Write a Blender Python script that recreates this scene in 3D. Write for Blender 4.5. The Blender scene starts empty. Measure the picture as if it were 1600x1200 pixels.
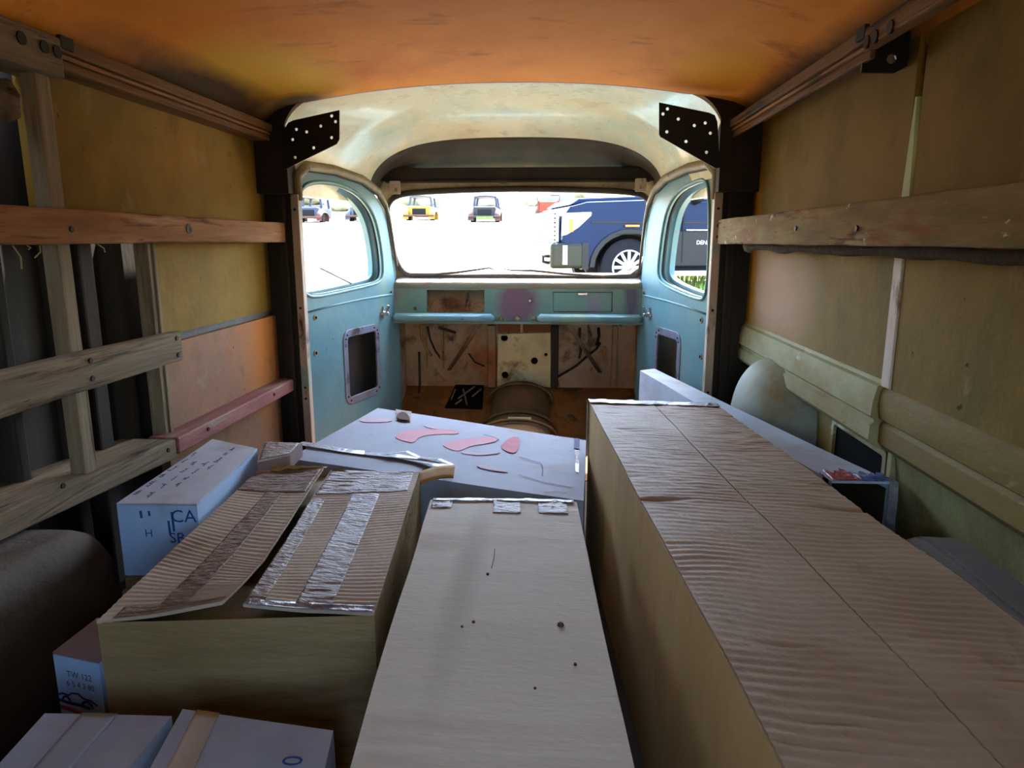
import bpy, bmesh, math, random
from mathutils import Vector, Matrix, noise
from mathutils.geometry import tessellate_polygon
sc = bpy.context.scene
COL = sc.collection
random.seed(7)

# ------------------------------------------------------------------ camera
FPX = 1100.0
PITCH = math.atan((600 - 375) / FPX)
YAW = math.atan((865 - 800) / FPX * math.cos(PITCH))
CAM = Vector((0.155, 0.0, 0.85))
cam = bpy.data.cameras.new('camera'); cam.sensor_fit = 'HORIZONTAL'; cam.sensor_width = 36
cam.lens = FPX / 1600 * 36; cam.clip_start = 0.02; cam.clip_end = 600
co = bpy.data.objects.new('camera', cam); COL.objects.link(co)
co.location = CAM; co.rotation_euler = (math.pi / 2 - PITCH, 0, YAW)
sc.camera = co

# ------------------------------------------------------------------ world, sun, exposure
w = bpy.data.worlds.new('world'); sc.world = w; w.use_nodes = True
nt = w.node_tree; bg = nt.nodes['Background']
sky = nt.nodes.new('ShaderNodeTexSky'); sky.sky_type = 'NISHITA'; sky.sun_disc = False
sky.sun_elevation = math.radians(58); sky.sun_rotation = math.radians(12); sky.dust_density = 1.5; sky.air_density = 1.0
hs = nt.nodes.new('ShaderNodeHueSaturation'); hs.inputs['Saturation'].default_value = 1.0   # hazy summer sky
nt.links.new(sky.outputs[0], hs.inputs['Color']); nt.links.new(hs.outputs[0], bg.inputs[0]); bg.inputs[1].default_value = 0.33
sl = bpy.data.lights.new('sun', 'SUN'); sl.energy = 4.0; sl.angle = math.radians(0.6); sl.color = (1, .95, .86)
so = bpy.data.objects.new('sun', sl); COL.objects.link(so)
so.rotation_euler = Vector((-0.12, -0.45, -0.88)).to_track_quat('-Z', 'Y').to_euler()
vs = sc.view_settings; vs.view_transform = 'Standard'; vs.look = 'None'; vs.gamma = 1; vs.use_curve_mapping = False
vs.exposure = 3.58

# ------------------------------------------------------------------ calibration helpers (photo pixel + a known real coordinate -> point)
FW = Vector((-math.sin(YAW) * math.cos(PITCH), math.cos(YAW) * math.cos(PITCH), -math.sin(PITCH)))
RT = Vector((math.cos(YAW), math.sin(YAW), 0)); UP = RT.cross(FW)
def ray(u, v): return FW + RT * ((u - 800) / FPX) - UP * ((v - 600) / FPX)
def PY(u, v, y): d = ray(u, v); return CAM + d * (y / d.y)
def PZ(u, v, z): d = ray(u, v); return CAM + d * ((z - CAM.z) / d.z)
def PX(u, v, x): d = ray(u, v); return CAM + d * ((x - CAM.x) / d.x)
def PP(u, v, o, n): d = ray(u, v); return CAM + d * ((o - CAM).dot(n) / d.dot(n))
V = Vector

# ------------------------------------------------------------------ materials
def rgb(h):
    h = h.lstrip('#'); c = [int(h[i:i+2], 16) / 255 for i in (0, 2, 4)]
    return tuple(x / 12.92 if x <= .04045 else ((x + .055) / 1.055) ** 2.4 for x in c) + (1,)
MATS = {}
def mk(name, cols, scale=5, rough=.7, bump=.0, bscale=60, stretch=(1, 1, 1), layers=(), metal=0, wave=None, coat=0, spec=.3, grain=None, rvar=0):
    """procedural paint: base noise ramp, stain layers, fine relief"""
    m = bpy.data.materials.new(name); m.use_nodes = True; MATS[name] = m
    T = m.node_tree; N = T.nodes; L = T.links; B = N['Principled BSDF']
    tc = N.new('ShaderNodeTexCoord')
    def noi(sca, st, det=5, dist=0):
        mp = N.new('ShaderNodeMapping'); mp.inputs['Scale'].default_value = st; L.new(tc.outputs['Object'], mp.inputs[0])
        n = N.new('ShaderNodeTexNoise'); n.inputs['Scale'].default_value = sca; n.inputs['Detail'].default_value = det
        n.inputs['Roughness'].default_value = .62; n.inputs['Distortion'].default_value = dist
        L.new(mp.outputs[0], n.inputs['Vector']); return n.outputs['Fac']
    r = N.new('ShaderNodeValToRGB'); L.new(noi(scale, stretch), r.inputs[0])
    e = r.color_ramp.elements; n = len(cols)
    while len(e) < n: e.new(.5)
    for i, c in enumerate(cols):
        e[i].position = .28 + .44 * i / max(1, n - 1); e[i].color = rgb(c)
    col = r.outputs[0]
    for ly in layers:
        if ly[0] == 'spot':
            _, ctr, rad, soft, c, amp, ns = ly
            vm = N.new('ShaderNodeVectorMath'); vm.operation = 'SUBTRACT'; vm.inputs[1].default_value = ctr; L.new(tc.outputs['Object'], vm.inputs[0])
            dv = N.new('ShaderNodeVectorMath'); dv.operation = 'DIVIDE'; dv.inputs[1].default_value = rad; L.new(vm.outputs[0], dv.inputs[0])
            ln = N.new('ShaderNodeVectorMath'); ln.operation = 'LENGTH'; L.new(dv.outputs[0], ln.inputs[0])
            ma = N.new('ShaderNodeMath'); ma.operation = 'MULTIPLY_ADD'; L.new(noi(ns, (1, 1, 1), 6), ma.inputs[0]); ma.inputs[1].default_value = amp * 2
            L.new(ln.outputs['Value'], ma.inputs[2])
            mr = N.new('ShaderNodeMapRange'); L.new(ma.outputs[0], mr.inputs[0])
            mr.inputs[1].default_value = 1 + amp + soft; mr.inputs[2].default_value = 1 + amp - soft
            f = mr.outputs[0]
        else:
            c, sca, lo, hi, st = ly
            mr = N.new('ShaderNodeMapRange'); L.new(noi(sca, st, 8, .3), mr.inputs[0]); mr.inputs[1].default_value = lo; mr.inputs[2].default_value = hi
            f = mr.outputs[0]
        mx = N.new('ShaderNodeMix'); mx.data_type = 'RGBA'; L.new(f, mx.inputs[0]); L.new(col, mx.inputs[6]); mx.inputs[7].default_value = rgb(c)
        col = mx.outputs[2]
    L.new(col, B.inputs['Base Color'])
    B.inputs['Roughness'].default_value = rough; B.inputs['Metallic'].default_value = metal
    B.inputs['Coat Weight'].default_value = coat; B.inputs['Specular IOR Level'].default_value = spec
    if rvar:
        mr = N.new('ShaderNodeMapRange'); L.new(noi(9, (1, 1, 1), 6), mr.inputs[0]); mr.inputs[3].default_value = rough - rvar; mr.inputs[4].default_value = rough + rvar
        L.new(mr.outputs[0], B.inputs['Roughness'])
    h = None
    if bump: h = noi(bscale, grain or stretch, 4)
    if wave:
        axis, sca, amt = wave
        wv = N.new('ShaderNodeTexWave'); wv.bands_direction = axis; wv.inputs['Scale'].default_value = sca; wv.inputs['Distortion'].default_value = 1.2; wv.inputs['Detail Scale'].default_value = .4
        L.new(tc.outputs['Object'], wv.inputs[0])
        ma = N.new('ShaderNodeMath'); ma.operation = 'MULTIPLY_ADD'; L.new(wv.outputs['Fac'], ma.inputs[0]); ma.inputs[1].default_value = amt
        if h is None: ma.inputs[2].default_value = 0
        else: L.new(h, ma.inputs[2])
        h = ma.outputs[0]
    if h is not None:
        bp = N.new('ShaderNodeBump'); bp.inputs['Strength'].default_value = 1; bp.inputs['Distance'].default_value = bump * .01
        L.new(h, bp.inputs['Height']); L.new(bp.outputs[0], B.inputs['Normal'])
    return m

# body and paint
mk('ochre', ['#685014', '#7d611f', '#85692c'], 3, .75, .15, 40, spec=.15, layers=[('#94691c', 2.2, .52, .72, (1, 1, 1)), ('#4a3c12', 3.0, .54, .72, (1, 1, .6)), ('#8f7552', 5, .62, .74, (1, 1, 1)), ('#7a5414', 9, .6, .7, (1, 1, .4)), ('#2a200c', 26, .66, .72, (1, 1, 1))])
mk('ochre_olive', ['#5e4a18', '#715a22', '#7a6430'], 3, .75, .15, 40, spec=.15, layers=[('#7d6228', 2, .50, .72, (1, 1, 1)), ('#4a4418', 2.6, .54, .72, (1, 1, .6)), ('spot', (.8, 2.15, .70), (.5, .3, .12), .5, '#9a7a62', .4, 6), ('spot', (.8, 2.36, .8), (.5, .05, .5), .5, '#8f6218', .3, 8), ('#8f7a5c', 6, .64, .76, (1, 1, .5)), ('#241c0c', 30, .67, .72, (1, 1, 1)), ('#a8a890', 50, .735, .76, (1, 1, 1))])
mk('orange_panel', ['#786048', '#886248', '#92684a'], 4, .7, .15, 40, spec=.15, layers=[('spot', (-.81, 2.30, .52), (.5, .14, .22), .6, '#b06a2a', .5, 7), ('#a0602c', 4, .56, .72, (1, 1, 1)), ('#6a5530', 5, .52, .70, (1, 1, 1)), ('#8c7258', 9, .62, .72, (1, 1, 1)), ('#3a200c', 24, .67, .72, (1, 1, 1))])
mk('ceiling_orange', ['#cc7c26', '#dc8a30', '#e29840'], 2.5, .72, .12, 30, stretch=(1, .6, 1), spec=.12,
   layers=[('#be681e', 1.6, .5, .7, (1, 1, 1)), ('#9d7a50', 14, .68, .74, (.5, 1, 1)), ('#a8601e', 7, .58, .7, (.5, 1, 1)),
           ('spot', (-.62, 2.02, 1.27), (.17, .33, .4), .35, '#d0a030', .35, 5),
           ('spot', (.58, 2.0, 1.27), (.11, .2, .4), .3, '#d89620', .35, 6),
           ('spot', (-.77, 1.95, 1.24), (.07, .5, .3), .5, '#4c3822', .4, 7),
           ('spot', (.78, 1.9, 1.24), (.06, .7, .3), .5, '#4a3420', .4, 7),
           ('spot', (-.66, 2.32, 1.27), (.1, .09, .3), .4, '#59401f', .4, 9)])
mk('roof_edge', ['#b9a9c0', '#cfc6cf'], 8, .5)
mk('cab_cream', ['#dad2b0', '#e2dab8', '#e8dcb4'], 2.5, .28, .06, 25, rvar=.08, coat=.15,
   layers=[('#b8c4b0', 3, .44, .70, (1, 1, 1)), ('#e0c894', 3.2, .50, .72, (1, 1.6, 1)), ('#a09878', 10, .60, .80, (1, 2, 1)), ('#4f4a3c', 34, .70, .75, (.6, 1, 1))])
mk('cab_shaded', ['#3c382f', '#4a453a', '#575144'], 6, .4, .15, 30, layers=[('#6a5a38', 8, .6, .72, (1, 1, 1))])  # front of the cab roof, its back-lit shade put into the colour
TEAL_L = [('#6c8270', 4, .54, .7, (1, 1, 1)), ('#507c84', 2.5, .52, .68, (1, 1, 1)), ('#7b5538', 22, .66, .70, (1, 1, 1)), ('#3d3230', 40, .70, .74, (1, 1, 1))]
mk('teal', ['#507072', '#5c7e80', '#688684'], 3, .5, .1, 40, spec=.3, layers=TEAL_L)
mk('teal_dash', ['#5a7a6f', '#6a897c', '#758f7d'], 5, .45, .1, 40, layers=[('#7d7a84', 5, .58, .66, (1, 1, 1)), ('spot', (0.0, 0, .085), (.085, .2, .085), .25, '#6d5361', .4, 14), ('spot', (.49, 0, .1), (.03, .2, .09), .4, '#5b5566', .5, 18), ('#6e5a3c', 16, .64, .7, (1, 1, 1))], rvar=.1)
mk('teal_lip', ['#5b858f', '#6a94a0', '#7c9a86'], 6, .35, .1, 40, layers=[('#5a4c48', 18, .66, .7, (1, 1, 1))])
mk('door_gap', ['#2a2622', '#3a332b'], 10, .8)
mk('jamb', ['#9d8c78', '#b09b86', '#a58a72'], 6, .6, .2, 40, stretch=(1, 1, .3), layers=[('#4c3a2c', 12, .6, .68, (1, 1, .4)), ('#85937f', 8, .58, .66, (1, 1, .5))])
mk('frame_tan', ['#6b5a40', '#857350', '#998b66'], 9, .6, .3, 40, layers=[('#3a3024', 14, .58, .68, (1, 1, 1)), ('#a89b7c', 12, .62, .7, (1, 1, 1))])
mk('pillar_dark', ['#17130e', '#241d15', '#32281c'], 8, .75, .3, 30, stretch=(1, 1, .25))
mk('bay_dark', ['#211c16', '#2f2820', '#3a3026'], 4, .8, .2, 30, stretch=(1, 1, .3), layers=[('#40382c', 5, .6, .72, (1, 1, .3))])
mk('black_metal', ['#0b0908', '#120e0c'], 10, .45, .03, 80)
mk('steel_purple', ['#61636f', '#7a7c8a', '#6c6a72'], 9, .45, .2, 50, metal=.35, layers=[('#4a3a34', 14, .58, .68, (1, 1, 1))])
mk('rubber', ['#332b26', '#423830'], 14, .7, .3, 40)
mk('sill_white', ['#a9a6a4', '#c3bfb8', '#b0a698'], 6, .35, .1, 40, layers=[('#8c6f5c', 8, .62, .72, (.5, 1, 1))])
mk('dash_rusty', ['#6a6a58', '#76715c', '#7e6c58'], 7, .55, .2, 40, stretch=(.4, 1, 1), layers=[('#6d4f3a', 7, .54, .66, (.4, 1, 1))])
mk('firewall', ['#7e6a50', '#98805f', '#ae9674'], 5, .6, .3, 30, layers=[('#8a5222', 3, .52, .66, (1, 1, 1)), ('#2c2014', 6, .54, .66, (1, 1, 1)), ('#a8926a', 9, .62, .7, (1, 1, .6)), ('#33281c', 14, .62, .68, (1, 1, .4))], rvar=.15)
mk('toe_rust', ['#5a3a1c', '#7a4c20', '#8c5a28'], 5, .7, .3, 30, layers=[('#2b2119', 5, .54, .66, (1, 1, 1)), ('#9c5a20', 7, .58, .7, (1, 1, 1)), ('#3a2c1c', 12, .62, .68, (1, 1, 1))])
mk('silver_panel', ['#a08f62', '#b8a878', '#c4b688'], 6, .45, .15, 40, metal=.2, layers=[('#76592f', 6, .56, .68, (1, 1, 1)), ('#7d7674', 5, .6, .7, (1, 1, 1))])
mk('rod_steel', ['#6b5c48', '#8a7a62'], 20, .4, .1, 60, metal=.5)
mk('wire_tan', ['#8c6a3c', '#a88552'], 20, .6)
mk('black_hole', ['#0a0908', '#14110d'], 6, .9, spec=.05)
mk('hump', ['#4a3720', '#5e4526', '#6e5230'], 7, .65, .25, 30, layers=[('#8b5426', 5, .56, .7, (1, 1, 1)), ('#1d1813', 8, .56, .66, (1, 1, 1))])
mk('chrome', ['#b8b4ae', '#d6d2cc'], 15, .2, metal=.9)
mk('pale_belt', ['#77734c', '#8a8660', '#96926e'], 5, .7, .25, 30, spec=.2, stretch=(1, .5, 1), layers=[('#7a6430', 4, .50, .66, (1, .5, 1)), ('#bdb9a0', 9, .63, .7, (1, .5, 1)), ('#2a2416', 20, .66, .71, (1, .5, 1))])
mk('olive_belt', ['#5e4e22', '#6c5a2a', '#776636'], 5, .7, .25, 30, spec=.2, stretch=(1, .4, 1), layers=[('#8e8068', 9, .64, .72, (1, .4, 1)), ('#40361a', 6, .56, .7, (1, .4, 1))])
mk('lower_green', ['#5e5c34', '#6e6c42', '#79764e'], 4, .7, .25, 30, spec=.2, layers=[('#4c4420', 3, .50, .68, (1, 1, 1)), ('#2a2616', 18, .66, .72, (1, 1, 1))])
mk('dome_paint', ['#7c8072', '#8b8f80', '#959684'], 4, .6, .15, 30, spec=.25, layers=[('#84664c', 6, .6, .68, (1, 1, 1)), ('#7c7448', 3, .54, .7, (1, 1, 1))])
mk('seam_pink', ['#a8968c', '#b6a89e'], 12, .6, .1, 40, layers=[('#6b5138', 12, .58, .66, (1, 1, .4))])
mk('seam_green', ['#8a9a68', '#9aa878'], 9, .6)
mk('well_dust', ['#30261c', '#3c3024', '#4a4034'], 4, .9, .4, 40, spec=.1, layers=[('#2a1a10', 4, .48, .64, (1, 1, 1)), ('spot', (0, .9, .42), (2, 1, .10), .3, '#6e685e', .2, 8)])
mk('well_grey', ['#5c5a54', '#6a6862', '#75736c'], 6, .9, .3, 60)
mk('floor_wood', ['#3b3128', '#4a3e32', '#544638'], 5, .85, .3, 40, stretch=(1, .15, 1))
WG = (6, .3, 6)
mk('wood_board', ['#6e4724', '#8c6038', '#a0764e'], 9, .75, .5, 30, spec=.2, stretch=(3, .25, 3), grain=(4, .15, 4), layers=[('#46280f', 14, .54, .66, (3, .2, 3)), ('#a8866a', 9, .58, .72, (3, .3, 3)), ('#2a1a0c', 20, .66, .70, (3, .2, 3))])
mk('wood_grey', ['#5c4e3a', '#70604a', '#807058'], 9, .8, .5, 30, spec=.2, stretch=(3, .2, 3), grain=(4, .15, 4), layers=[('#3c2e1e', 12, .54, .66, (3, .2, 3)), ('#8d6f52', 8, .58, .7, (3, .3, 3)), ('#241a10', 22, .66, .70, (3, .2, 3))])
mk('wood_pale', ['#6e604a', '#807056', '#665640'], 9, .75, .4, 30, spec=.2, stretch=(3, 3, .25), grain=(4, 4, .15), layers=[('#3c2c1a', 12, .56, .68, (3, 3, .25)), ('#9a8a68', 10, .62, .7, (3, 3, .3))])
mk('wood_mottled', ['#64522f', '#7c6840', '#8f7e58'], 10, .8, .6, 30, spec=.2, stretch=(2, .4, 2), grain=(3, .2, 3), layers=[('#7b4218', 7, .52, .64, (2, .35, 2)), ('#3a2612', 14, .58, .66, (2, .25, 2)), ('#c0b696', 30, .65, .69, (1, .6, 1)), ('#8f8460', 12, .6, .68, (2, .4, 2))])
mk('wood_rail', ['#54391c', '#6c4a26', '#7a5a34'], 9, .75, .5, 30, spec=.2, stretch=(3, .2, 3), grain=(4, .12, 4), layers=[('#2c1c0e', 10, .54, .66, (3, .2, 3))])
mk('wood_red', ['#6f4038', '#834e44', '#8f6a58'], 9, .7, .3, 30, stretch=(2, .4, 2), layers=[('#8b8070', 8, .56, .68, (2, .4, 2))])
mk('nail', ['#1a1512', '#2a221c'], 10, .6, metal=.4)
mk('foam_dark', ['#2c2114', '#3d2f1e'], 14, .95, .8, 40)
mk('straw', ['#8f8250', '#a89a66'], 10, .8)
# cartons
mk('kraft', ['#a09078', '#ab9b84', '#b3a590'], 5, .75, .12, 80, spec=.25, layers=[('#8f7c62', 4, .55, .7, (1, .4, 1)), ('#5f4c36', 60, .73, .77, (1, 1, 1))])
mk('kraft_side', ['#a98a54', '#b89862', '#c0a26e'], 5, .72, .1, 80, stretch=(1, 1, .4), spec=.25, layers=[('#9a7a48', 6, .55, .7, (1, 1, .5)), ('#8a6a3c', 30, .68, .74, (1, 1, .3))])
mk('kraft_grey', ['#b6b29e', '#c0bca8', '#c6c2b2'], 4, .75, .1, 80, stretch=(.5, 1.4, 1), spec=.25, layers=[('#a89a86', 4, .52, .7, (.25, 1.6, 1)), ('spot', (-.06, .1, .33), (.02, .24, .5), .6, '#aaa592', .35, 8), ('#8a705a', 40, .70, .76, (1, 1, 1)), ('#4a3a30', 90, .74, .77, (1, 1, 1))])
mk('kraft_brown', ['#948066', '#9e8a70', '#a6947c'], 5, .6, .12, 90, spec=.3, layers=[('#8a7258', 4, .52, .7, (1, .6, 1)), ('#7a644e', 12, .60, .74, (1, .5, 1))])
mk('kraft_olive', ['#7e6a44', '#8c764e', '#927e58'], 4, .5, .9, 9, grain=(.5, 1, 2.2), spec=.3, layers=[('#6d5938', 5, .55, .7, (.4, 1, 1.5))], rvar=.1)
mk('edge_kraft', ['#a5834a', '#8f6c3a'], 30, .8)
mk('white_card', ['#7c8694', '#88929f', '#929ba6'], 4, .65, .06, 80, spec=.25, layers=[('#7a7670', 3.0, .54, .7, (1, 1, 1)), ('#66625e', 12, .66, .76, (1, 1, 1))])
mk('white_lid', ['#a4a8ae', '#b2b6bc', '#bcbfc4'], 4, .65, .06, 80, spec=.25, layers=[('#9a9690', 5.0, .54, .7, (1, 1, 1)), ('#8a8076', 12, .64, .76, (1, 1, 1))])
mk('white_card_dusty', ['#98a8b4', '#a6b6c2', '#b0bec8'], 5, .7, .08, 80, spec=.25, layers=[('#9a9496', 4, .52, .7, (1, 1, 1)), ('#8a7c70', 9, .66, .74, (1, 1, 1))])
mk('blue_white', ['#94b4d8', '#a2c0de', '#aec8de'], 4, .65, .06, 80, spec=.25, layers=[('#949aa4', 5, .56, .7, (1, 1, 1))])
mk('pinkish_card', ['#7d6a64', '#8a7770'], 5, .7)
mk('tape_clear', ['#75614e', '#86705c', '#6c5848'], 22, .42, 1.0, 75, stretch=(.5, 1.6, 1), spec=.3, coat=.03, layers=[('#9a9098', 30, .60, .68, (.3, 2.5, 1))])
mk('tape_silver', ['#7c7676', '#908a8a', '#68625e'], 18, .3, 1.0, 60, metal=.25, coat=.25, layers=[('#4d4846', 14, .56, .66, (1, 1, 1))])
mk('ink_blue', ['#223f86', '#2d4f9a'], 20, .7)
mk('ink_navy', ['#1b2250', '#27306a'], 20, .7)
mk('ink_black', ['#2a2d33', '#3a3e46'], 20, .7)
mk('ink_hand', ['#4a4f66', '#5c617a'], 20, .7)
mk('ink_pink', ['#b87480', '#b8808a'], 12, .65, spec=.2, layers=[('#a49aa0', 9, .54, .70, (1, 1, 1))])
mk('ink_red', ['#a03848', '#b05a66'], 25, .65, spec=.2)
mk('ink_pinkpale', ['#a8909a', '#a4949c'], 12, .65, spec=.2)
mk('plastic_red', ['#8c2a30', '#b05058', '#c9c2c8'], 40, .25, .8, 50, coat=.5)
mk('plastic_blue', ['#24356f', '#5a6aa0', '#c0c4d0'], 40, .25, .8, 50, coat=.5)
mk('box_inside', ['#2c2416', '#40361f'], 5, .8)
mk('dirt', ['#3a2c22', '#4a382a'], 20, .9)
# outdoors
mk('ground', ['#94846c', '#a3927a', '#ab9c82'], .5, .95, spec=.1, layers=[('#8d8a5c', .35, .54, .7, (1, 1, 1)), ('#a8a08c', 2, .55, .7, (1, 1, 1)), ('#6f7a40', 1.3, .66, .72, (1, 1, 1))])
mk('grass', ['#5e7434', '#6f8640', '#80964e'], 20, .9)
mk('leaf_far', ['#9a9f84', '#a8ac92', '#b4b6a0'], .8, .95, spec=.1)
mk('truck_blue', ['#03122a', '#041632'], 3, .3, spec=.1)
mk('truck_dark', ['#08090a', '#0c0d0f'], 6, .5, spec=.2)
mk('tyre', ['#0e0f11', '#141518'], 10, .8, spec=.1)
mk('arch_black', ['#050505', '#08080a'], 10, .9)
mk('rim_silver', ['#8a8c90', '#9a9ca0'], 10, .25, metal=.8)
mk('lamp_glass', ['#9aa2ac', '#b5bcc4'], 14, .15, metal=.2)
mk('amber', ['#a8520c', '#c0661a'], 10, .3)
mk('glass_dark', ['#0c1016', '#141a22'], 6, .08, coat=.6)
mk('badge_white', ['#c8c8cc', '#d6d6da'], 10, .4)
mk('reflect_olive', ['#0e1006', '#16180a'], 20, .3, spec=.2)
mk('old_navy', ['#1c2436', '#242e44'], 2, .6, layers=[('#3a3a40', 3, .55, .7, (1, 1, 1))])
mk('old_bluegrey', ['#2c3844', '#384450'], 2, .6, layers=[('#4a4a44', 3, .55, .7, (1, 1, 1))])
mk('old_yellow', ['#7a5a0a', '#8c6a12'], 2, .55, layers=[('#5a3a10', 2.5, .55, .7, (1, 1, 1))])
mk('old_black', ['#0c0d10', '#14161a'], 2, .6)
mk('old_orange', ['#5e1e0c', '#702810'], 2, .6, layers=[('#3a1a10', 2.5, .56, .7, (1, 1, 1))])
mk('old_rust', ['#3a2018', '#46281c'], 2, .7)
mk('shed_grey', ['#6a6a6c', '#77777a'], 2, .8)
mk('lime_print', ['#4a8a1c', '#5a9a2a'], 6, .7)

# ------------------------------------------------------------------ mesh helpers (world coordinates in, one object out)
def thing(name, label, cat, loc=(0, 0, 0), group=None, kind=None):
    o = bpy.data.objects.new(name, None); COL.objects.link(o); o.location = loc; o.empty_display_size = .05
    if label: o['label'] = label
    if cat: o['category'] = cat
    if group: o['group'] = group
    if kind: o['kind'] = kind
    return o
def wloc(o):
    p = V((0, 0, 0))
    while o: p = p + o.location; o = o.parent
    return p
def obj(name, vf, mat, parent=None, label=None, cat=None, kind=None, group=None, bevel=0, seg=2, smooth=False, auto=None, origin=None):
    vs_, fs = vf
    org = wloc(parent) if parent else V(origin or (0, 0, 0))
    me = bpy.data.meshes.new(name)
    me.from_pydata([tuple(V(v) - org) for v in vs_], [], [tuple(f) for f in fs])
    bm = bmesh.new(); bm.from_mesh(me); bmesh.ops.remove_doubles(bm, verts=bm.verts, dist=1e-5)
    bmesh.ops.recalc_face_normals(bm, faces=bm.faces); bm.to_mesh(me); bm.free()
    me.materials.append(MATS[mat])
    if smooth or auto:
        for p in me.polygons: p.use_smooth = True
    if auto:
        try: me.set_sharp_from_angle(angle=math.radians(auto))
        except Exception: pass
    o = bpy.data.objects.new(name, me); COL.objects.link(o)
    if parent: o.parent = parent
    else: o.location = org
    if label: o['label'] = label
    if cat: o['category'] = cat
    if kind: o['kind'] = kind
    if group: o['group'] = group
    if bevel:
        b = o.modifiers.new('bevel', 'BEVEL'); b.width = bevel; b.segments = seg; b.limit_method = 'ANGLE'; b.angle_limit = math.radians(40)
    return o
def join(*vfs):
    vs_, fs = [], []
    for a, b in vfs:
        k = len(vs_); vs_ += list(a); fs += [tuple(i + k for i in f) for f in b]
    return vs_, fs
def hexa(t4, b4):
    return list(t4) + list(b4), [(0, 1, 2, 3), (7, 6, 5, 4), (0, 4, 5, 1), (1, 5, 6, 2), (2, 6, 7, 3), (3, 7, 4, 0)]
def box(x0, x1, y0, y1, z0, z1):
    return hexa([V((x0, y0, z1)), V((x1, y0, z1)), V((x1, y1, z1)), V((x0, y1, z1))], [V((x0, y0, z0)), V((x1, y0, z0)), V((x1, y1, z0)), V((x0, y1, z0))])
def beam(p, q, a, b, up=(0, 0, 1)):
    p, q = V(p), V(q); d = (q - p).normalized(); s = d.cross(V(up)).normalized(); u = s.cross(d)
    c = [s * (a / 2) * i + u * (b / 2) * j for i, j in ((-1, -1), (1, -1), (1, 1), (-1, 1))]
    return hexa([p + k for k in c], [q + k for k in c])
def tube(pts, r, n=8, closed=False, flat=None):
    pts = [V(p) for p in pts]; m = len(pts); vs_, fs = [], []
    prev = None
    for i, p in enumerate(pts):
        a = pts[(i - 1) % m] if (closed or i > 0) else p; b = pts[(i + 1) % m] if (closed or i < m - 1) else p
        d = (b - a).normalized()
        if prev is None:
            ref = V((0, 0, 1)) if abs(d.z) < .9 else V((0, 1, 0)); s = d.cross(ref).normalized()
        else:
            s = (prev - d * prev.dot(d)).normalized()
        prev = s; t = d.cross(s)
        rr = r[i] if isinstance(r, (list, tuple)) else r
        for k in range(n):
            ang = 2 * math.pi * k / n; vs_.append(p + s * rr * math.cos(ang) + t * rr * math.sin(ang))
    for i in range(m if closed else m - 1):
        j = (i + 1) % m
        for k in range(n): fs.append((i * n + k, i * n + (k + 1) % n, j * n + (k + 1) % n, j * n + k))
    if not closed: fs.append(tuple(range(n))); fs.append(tuple((m - 1) * n + k for k in range(n)))
    return vs_, fs
def plate(outer, holes, o, e1, e2, n, th):
    """flat sheet with holes: 2-D loops in frame (o,e1,e2), thickness th along n"""
    o, e1, e2, n = V(o), V(e1), V(e2), V(n)
    loops = [outer] + list(holes); flat = []; idx = []
    for l in loops:
        idx.append(list(range(len(flat), len(flat) + len(l)))); flat += l
    tris = tessellate_polygon([[V((a, b, 0)) for a, b in l] for l in loops])
    P = [o + e1 * a + e2 * b for a, b in flat]; m = len(P)
    fs = [tuple(t) for t in tris] + [tuple(i + m for i in reversed(t)) for t in tris]
    for l in idx:
        for k in range(len(l)):
            i, j = l[k], l[(k + 1) % len(l)]; fs.append((i, j, j + m, i + m))
    return P + [p + n * th for p in P], fs
def rrect(x0, x1, y0, y1, r, n=5):
    out = []
    for cx, cy, a0 in ((x1 - r, y1 - r, 0), (x0 + r, y1 - r, 90), (x0 + r, y0 + r, 180), (x1 - r, y0 + r, 270)):
        for k in range(n + 1):
            a = math.radians(a0 + 90 * k / n); out.append((cx + r * math.cos(a), cy + r * math.sin(a)))
    return out
def smooth_loop(pts, it=2):
    for _ in range(it):
        q = []
        for i in range(len(pts)):
            a, b = pts[i], pts[(i + 1) % len(pts)]
            q += [(a[0] * .75 + b[0] * .25, a[1] * .75 + b[1] * .25), (a[0] * .25 + b[0] * .75, a[1] * .25 + b[1] * .75)]
        pts = q
    return pts
def circ(cx, cy, r, n=12): return [(cx + r * math.cos(2 * math.pi * k / n), cy + r * math.sin(2 * math.pi * k / n)) for k in range(n)]
def offset_loop(l, d):
    n = len(l); A = sum(l[i][0] * l[(i + 1) % n][1] - l[(i + 1) % n][0] * l[i][1] for i in range(n)); sg = 1 if A > 0 else -1
    out = []
    for i in range(n):
        a, b = l[i - 1], l[(i + 1) % n]; tx, ty = b[0] - a[0], b[1] - a[1]; k = math.hypot(tx, ty) or 1
        out.append((l[i][0] + sg * ty / k * d, l[i][1] - sg * tx / k * d))
    return out
def grid(fn, nu, nv, closed=False):
    vs_ = [V(fn(i / nu, j / nv)) for i in range(nu + 1) for j in range(nv + 1)]
    fs = [(i * (nv + 1) + j, (i + 1) * (nv + 1) + j, (i + 1) * (nv + 1) + j + 1, i * (nv + 1) + j + 1) for i in range(nu) for j in range(nv)]
    return vs_, fs
def slab(fn, nu, nv, th):
    """curved sheet with thickness th hung below fn(u,v)"""
    t, f = grid(fn, nu, nv); m = len(t); b = [p - V((0, 0, th)) for p in t]
    fs = list(f) + [tuple(i + m for i in reversed(q)) for q in f]
    I = lambda i, j: i * (nv + 1) + j
    ring = [I(i, 0) for i in range(nu)] + [I(nu, j) for j in range(nv)] + [I(i, nv) for i in range(nu, 0, -1)] + [I(0, j) for j in range(nv, 0, -1)]
    for k in range(len(ring)):
        a, c = ring[k], ring[(k + 1) % len(ring)]; fs.append((a, c, c + m, a + m))
    return t + b, fs
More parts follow.
